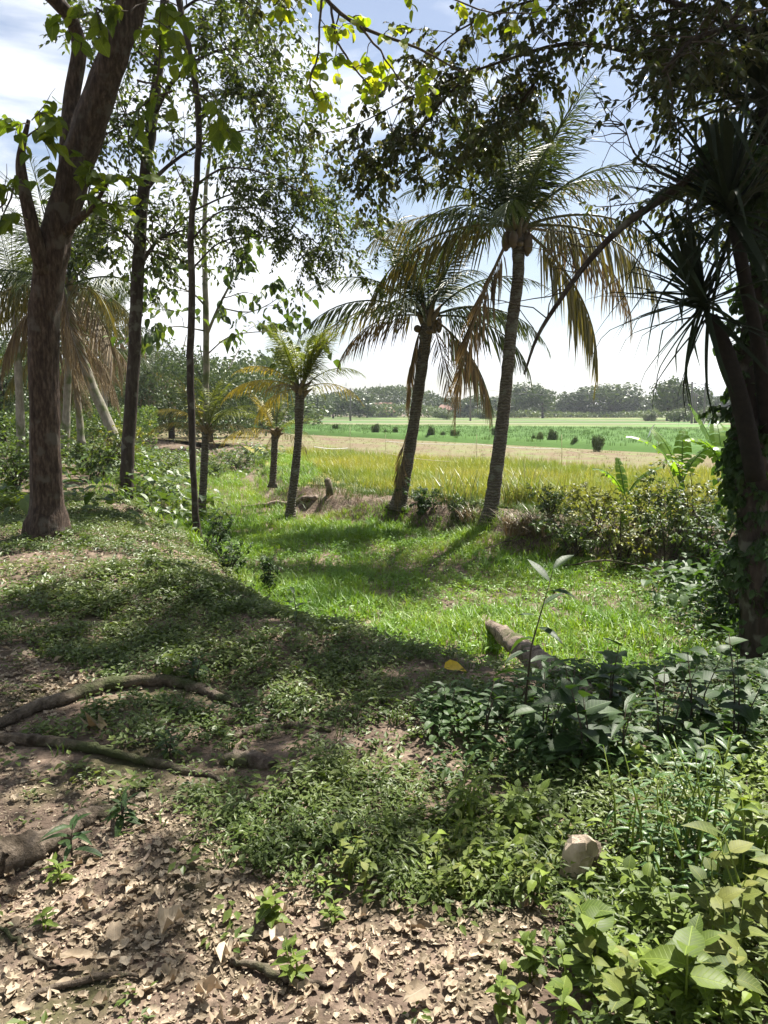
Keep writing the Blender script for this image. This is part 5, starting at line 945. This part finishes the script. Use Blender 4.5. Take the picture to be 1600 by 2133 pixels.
names_ = ['smallest', 'second', 'third', 'fourth', 'fifth', 'sixth', 'seventh', 'eighth', 'ninth', 'tenth', 'eleventh', 'twelfth', 'thirteenth', 'last and nearest']
def gf(px, py): # on the flat field
    ang = PITCH - math.atan((1066.5 - py) / FPX); d = (CAM_Z - FIELD) / math.tan(ang); return np.array([(px - 800) / FPX * d / math.cos(PITCH) * math.cos(ang) if False else P(px, py, d)[0], d, FIELD])
for i, (px, py) in enumerate(bush_px):
    b = gf(px, py); hh = .85 + .25 * (i % 3); far_tree('%s bush, counted from the left, of the row along the green rice' % names_[i], b, hh, .5, i % 6, 'far_pale' if i == 10 else 'far', 'bushes along the green rice field', 'field_bush', .3)
def pole(px, y0, y1, d, lean=0, r=.12, lab=''):
    b = P(px, y0, d); b[2] = FIELD; tp = P(px + lean, y1, d); t = thing('utility_pole', lab, 'pole', b, 'utility poles'); g = Geo(); tube(g, np.array([b, (b + tp) / 2, tp]), [r, r * .85, r * .7], 8); part('post', g, M['pole'], t)
    g = Geo(); tube(g, np.array([tp + (-.7, 0, -.35), tp + (.7, 0, -.35)]), [.06, .06], 4); part('crossarm', g, M['pole'], t); return tp
tops = [pole(730, 872, 808, 150, 0, .2, 'utility pole in front of the dark clump of trees at left'), pole(980, 872, 806, 150, 0, .2, 'utility pole right of the stout palm'), pole(1441, 880, 795, 120, 1, .2, 'left and tallest pole of the cluster at right'), pole(1466, 880, 797, 120, 4, .2, 'leaning right pole of the cluster at right')]
for px, y1, lab in [(1447, 818, 'short pole just right of the tallest pole'), (1451, 820, 'short pole in the middle of the pole cluster')]: pole(px, 880, y1, 124, 0, .15, lab)
pth = [P(560, 800, 150)] + [tops[0]] + [tops[1]] + [tops[2]] + [tops[3]] + [P(1640, 812, 118)]
for i in range(len(pth) - 1):
    g = Geo(); s = np.linspace(0, 1, 14); c = pth[i] + (pth[i + 1] - pth[i]) * s[:, None]; c[:, 2] -= 4 * s * (1 - s) * (1.8 if i not in (3,) else .3); tube(g, c, [.028] * 14, 3); tag(part('overhead_wire', g, M['wire']), 'overhead wire, span %s from the left between the field poles' % ['one', 'two', 'three', 'four', 'five'][i], 'wire', 'overhead wires')
for px, d, h, lab in [(792, 420, 17, 'faint lattice pylon on the skyline right of the left field pole'), (722, 430, 18, 'faint lattice pylon beside the left field pole'), (1171, 430, 17, 'faint lattice pylon between the round tree and the broad tree')]:
    b = at(px, d); t = thing('pylon', lab, 'pylon', b, 'distant pylons')
    for sx in (-1, 1):
        g = Geo(); tube(g, np.array([b + (sx * 1.6, 0, 0), b + (sx * .3, 0, h)]), [.14, .1], 4); part('leg', g, M['steel'], t)
    for q in (.6, .75, .9): g = Geo(); tube(g, np.array([b + (-2.4, 0, h * q), b + (2.4, 0, h * q)]), [.09, .09], 4); part('crossarm', g, M['steel'], t)
    g = Geo()
    for q in range(7): z0 = h * q / 7; z1 = h * (q + 1) / 7; a0 = 1.6 - 1.3 * q / 7; a1 = 1.6 - 1.3 * (q + 1) / 7; tube(g, np.array([b + (-a0, 0, z0), b + (a1, 0, z1)]), [.06, .06], 3); tube(g, np.array([b + (a0, 0, z0), b + (-a1, 0, z1)]), [.06, .06], 3)
    part('bracing', g, M['steel'], t, True, True)
def house(px, d, w_, h, lab, roofm='tile'):
    b = at(px, d); t = thing('house', lab, 'house', b); x0, x1, y0, y1 = -w_ / 2, w_ / 2, 0, w_ * .7; g = Geo()
    g.add(np.array([(x0, y0, 0), (x1, y0, 0), (x1, y1, 0), (x0, y1, 0), (x0, y0, h), (x1, y0, h), (x1, y1, h), (x0, y1, h)]) + b, [np.array([(0, 1, 5, 4), (1, 2, 6, 5), (2, 3, 7, 6), (3, 0, 4, 7)])]); part('wall', g, M['plaster'], t, False)
    e = .8; ym = (y0 + y1) / 2; g = Geo(); g.add(np.array([(x0 - e, y0 - e, h - .2), (x1 + e, y0 - e, h - .2), (x1 + e, y1 + e, h - .2), (x0 - e, y1 + e, h - .2), (x0 + 1.2, ym, h + w_ * .28), (x1 - 1.2, ym, h + w_ * .28)]) + b, [np.array([(0, 1, 5, 4), (2, 3, 4, 5)]), np.array([(1, 2, 5), (3, 0, 4)])]); part('roof', g, M[roofm], t, False)
    for k in (-.28, .05, .3): g = Geo(); c = b + np.array([k * w_, -.05, h * .5]); g.add(c + np.array([(-.5, 0, -.6), (.5, 0, -.6), (.5, 0, .6), (-.5, 0, .6)]), [np.array([(0, 1, 2, 3)])]); part('window', g, M['wire'], t, False)
house(795, 228, 9, 1.9, 'low house with wide reddish roof before the far trees'); house(935, 228, 7, 1.9, 'small red-roofed house half hidden behind the stout palm'); house(1275, 225, 2.5, .6, 'little pale hut at the foot of the far treeline', 'plaster')
def slab(name, label, cat, c, sx, sy, sz, m): 
    c = np.asarray(c, float); g = Geo(); v = np.array([(x, y, z) for z in (0, 1) for x, y in ((-.5, -.5), (.5, -.5), (.5, .5), (-.5, .5))], float) * (sx, sy, sz); g.add(v + c, [np.array([(0, 1, 2, 3)][::-1] + [(4, 5, 6, 7), (0, 1, 5, 4), (1, 2, 6, 5), (2, 3, 7, 6), (3, 0, 4, 7)])]); return tag(part(name, g, M[m], None, False), label, cat)
# sticks with string across the ripe rice
sticks = [(729, 888, 950, 'tall thin stick in the golden rice left of the stout palm'), (803, 905, 940, 'short stick in the rice beside the stout palm trunk'), (993, 905, 955, 'thin stick just left of the tallest palm trunk'), (1170, 905, 978, 'tall thin stick in the cut field, right of the tallest palm')]
sp3 = []
for px, y1, y0, lab in sticks:
    b = gf(px, y0); tp = P(px, y1, b[1]); t = thing('marker_stick', lab, 'stick', b, 'sticks in the rice'); g = Geo(); tube(g, np.array([b, (b + tp) / 2 + (.01, 0, 0), tp]), [.012, .011, .008], 5); part('shaft', g, M['bamboo'], t); sp3.append(b + (tp - b) * .6)
for k, (a, b, lab) in enumerate([(gf(610, 925) + (0, 0, .6), sp3[0], 'pale string running left from the tall stick in the rice'), (sp3[1], sp3[2], 'pale string between the sticks behind the palm trunks'), (sp3[2], sp3[3], 'pale string to the tall stick in the cut field'), (sp3[3], gf(1300, 985) + (0, 0, .5), 'string slanting down to the right from the tall stick'), (gf(655, 958) + (0, 0, .55), gf(725, 962) + (0, 0, .55), 'short white tape over the rice at left'), (gf(800, 970) + (0, 0, .5), gf(935, 995) + (0, 0, .5), 'string crossing the rice behind the stout palm')]):
    g = Geo(); s = np.linspace(0, 1, 10); c = a + (b - a) * s[:, None]; c[:, 2] -= 4 * s * (1 - s) * .06; tube(g, c, [.009 if k != 4 else .016] * 10, 4); tag(part('string', g, M['white'] if k in (4, 1, 2) else M['bamboo']), lab, 'string', 'strings over the rice')
# white flags on sticks
for px, y0, y1, fl, lab in [(1356, 935, 886, 1.0, 'white cloth flag slanting over the green rice'), (1372, 945, 906, .7, 'small white flag below the slanting one'), (1480, 905, 868, .9, 'white flag right of the utility poles'), (1465, 900, 872, .6, 'little white flag at the foot of the poles')]:
    b = gf(px - 4, y0); d = b[1]; tp = P(px + 4, y1, d); t = thing('flag', lab, 'flag', b, 'white flags in the fields'); g = Geo(); tube(g, np.array([b, tp]), [.015, .01], 5); part('stick', g, M['bamboo'], t)
    s = np.linspace(0, 1, 6); k = fl * d * .016; q1 = tp + np.stack([-s * k * .45, .05 * np.sin(s * 5), -s * k], 1); q2 = q1 + np.array([.22 * k, .02, .1 * k]) * (1 - .5 * s[:, None]); V = np.concatenate([q1, q2]); g = Geo(); g.add(V, [np.array([(i, i + 1, i + 7, i + 6) for i in range(5)])]); part('cloth', g, M['white'], t)

# ------------------------------------------------------------------ air
m, t, o = new_mat('thin_haze'); v = N(t, 'ShaderNodeVolumePrincipled'); v.inputs['Color'].default_value = (.86, .92, 1, 1); v.inputs['Density'].default_value = .0003; v.inputs['Anisotropy'].default_value = .3
t.links.new(v.outputs[0], o.inputs['Volume'])
g = Geo(); x0, x1, y0, y1, z0, z1 = -700, 700, -60, 900, -3., 20.
g.add(np.array([(x0, y0, z0), (x1, y0, z0), (x1, y1, z0), (x0, y1, z0), (x0, y0, z1), (x1, y0, z1), (x1, y1, z1), (x0, y1, z1)]), [np.array([(0, 3, 2, 1), (4, 5, 6, 7), (0, 1, 5, 4), (1, 2, 6, 5), (2, 3, 7, 6), (3, 0, 4, 7)])])
tag(part('haze', g, m, None, False), kind='stuff')

# unseen wood around the camera, trees added to cut skylight and deepen the shade
for k, (x, y, h, lab) in enumerate([(-6.5, -4, 12, 'unseen leafy tree added for shade behind the viewpoint, left'), (.5, -7, 13, 'unseen leafy tree added for shade straight behind the viewpoint'), (7, -4, 12, 'unseen leafy tree added for shade behind the viewpoint, right'), (-9.5, 2.5, 11, 'unseen leafy tree added for shade left of the viewpoint'), (9.5, 1.5, 11, 'unseen leafy tree added for shade right of the viewpoint')]):
    far_tree(lab, (x, y, 0), h, .85, k, 'shrub', 'unseen trees added for shade around the viewpoint', 'added_shade_tree', 0, True)
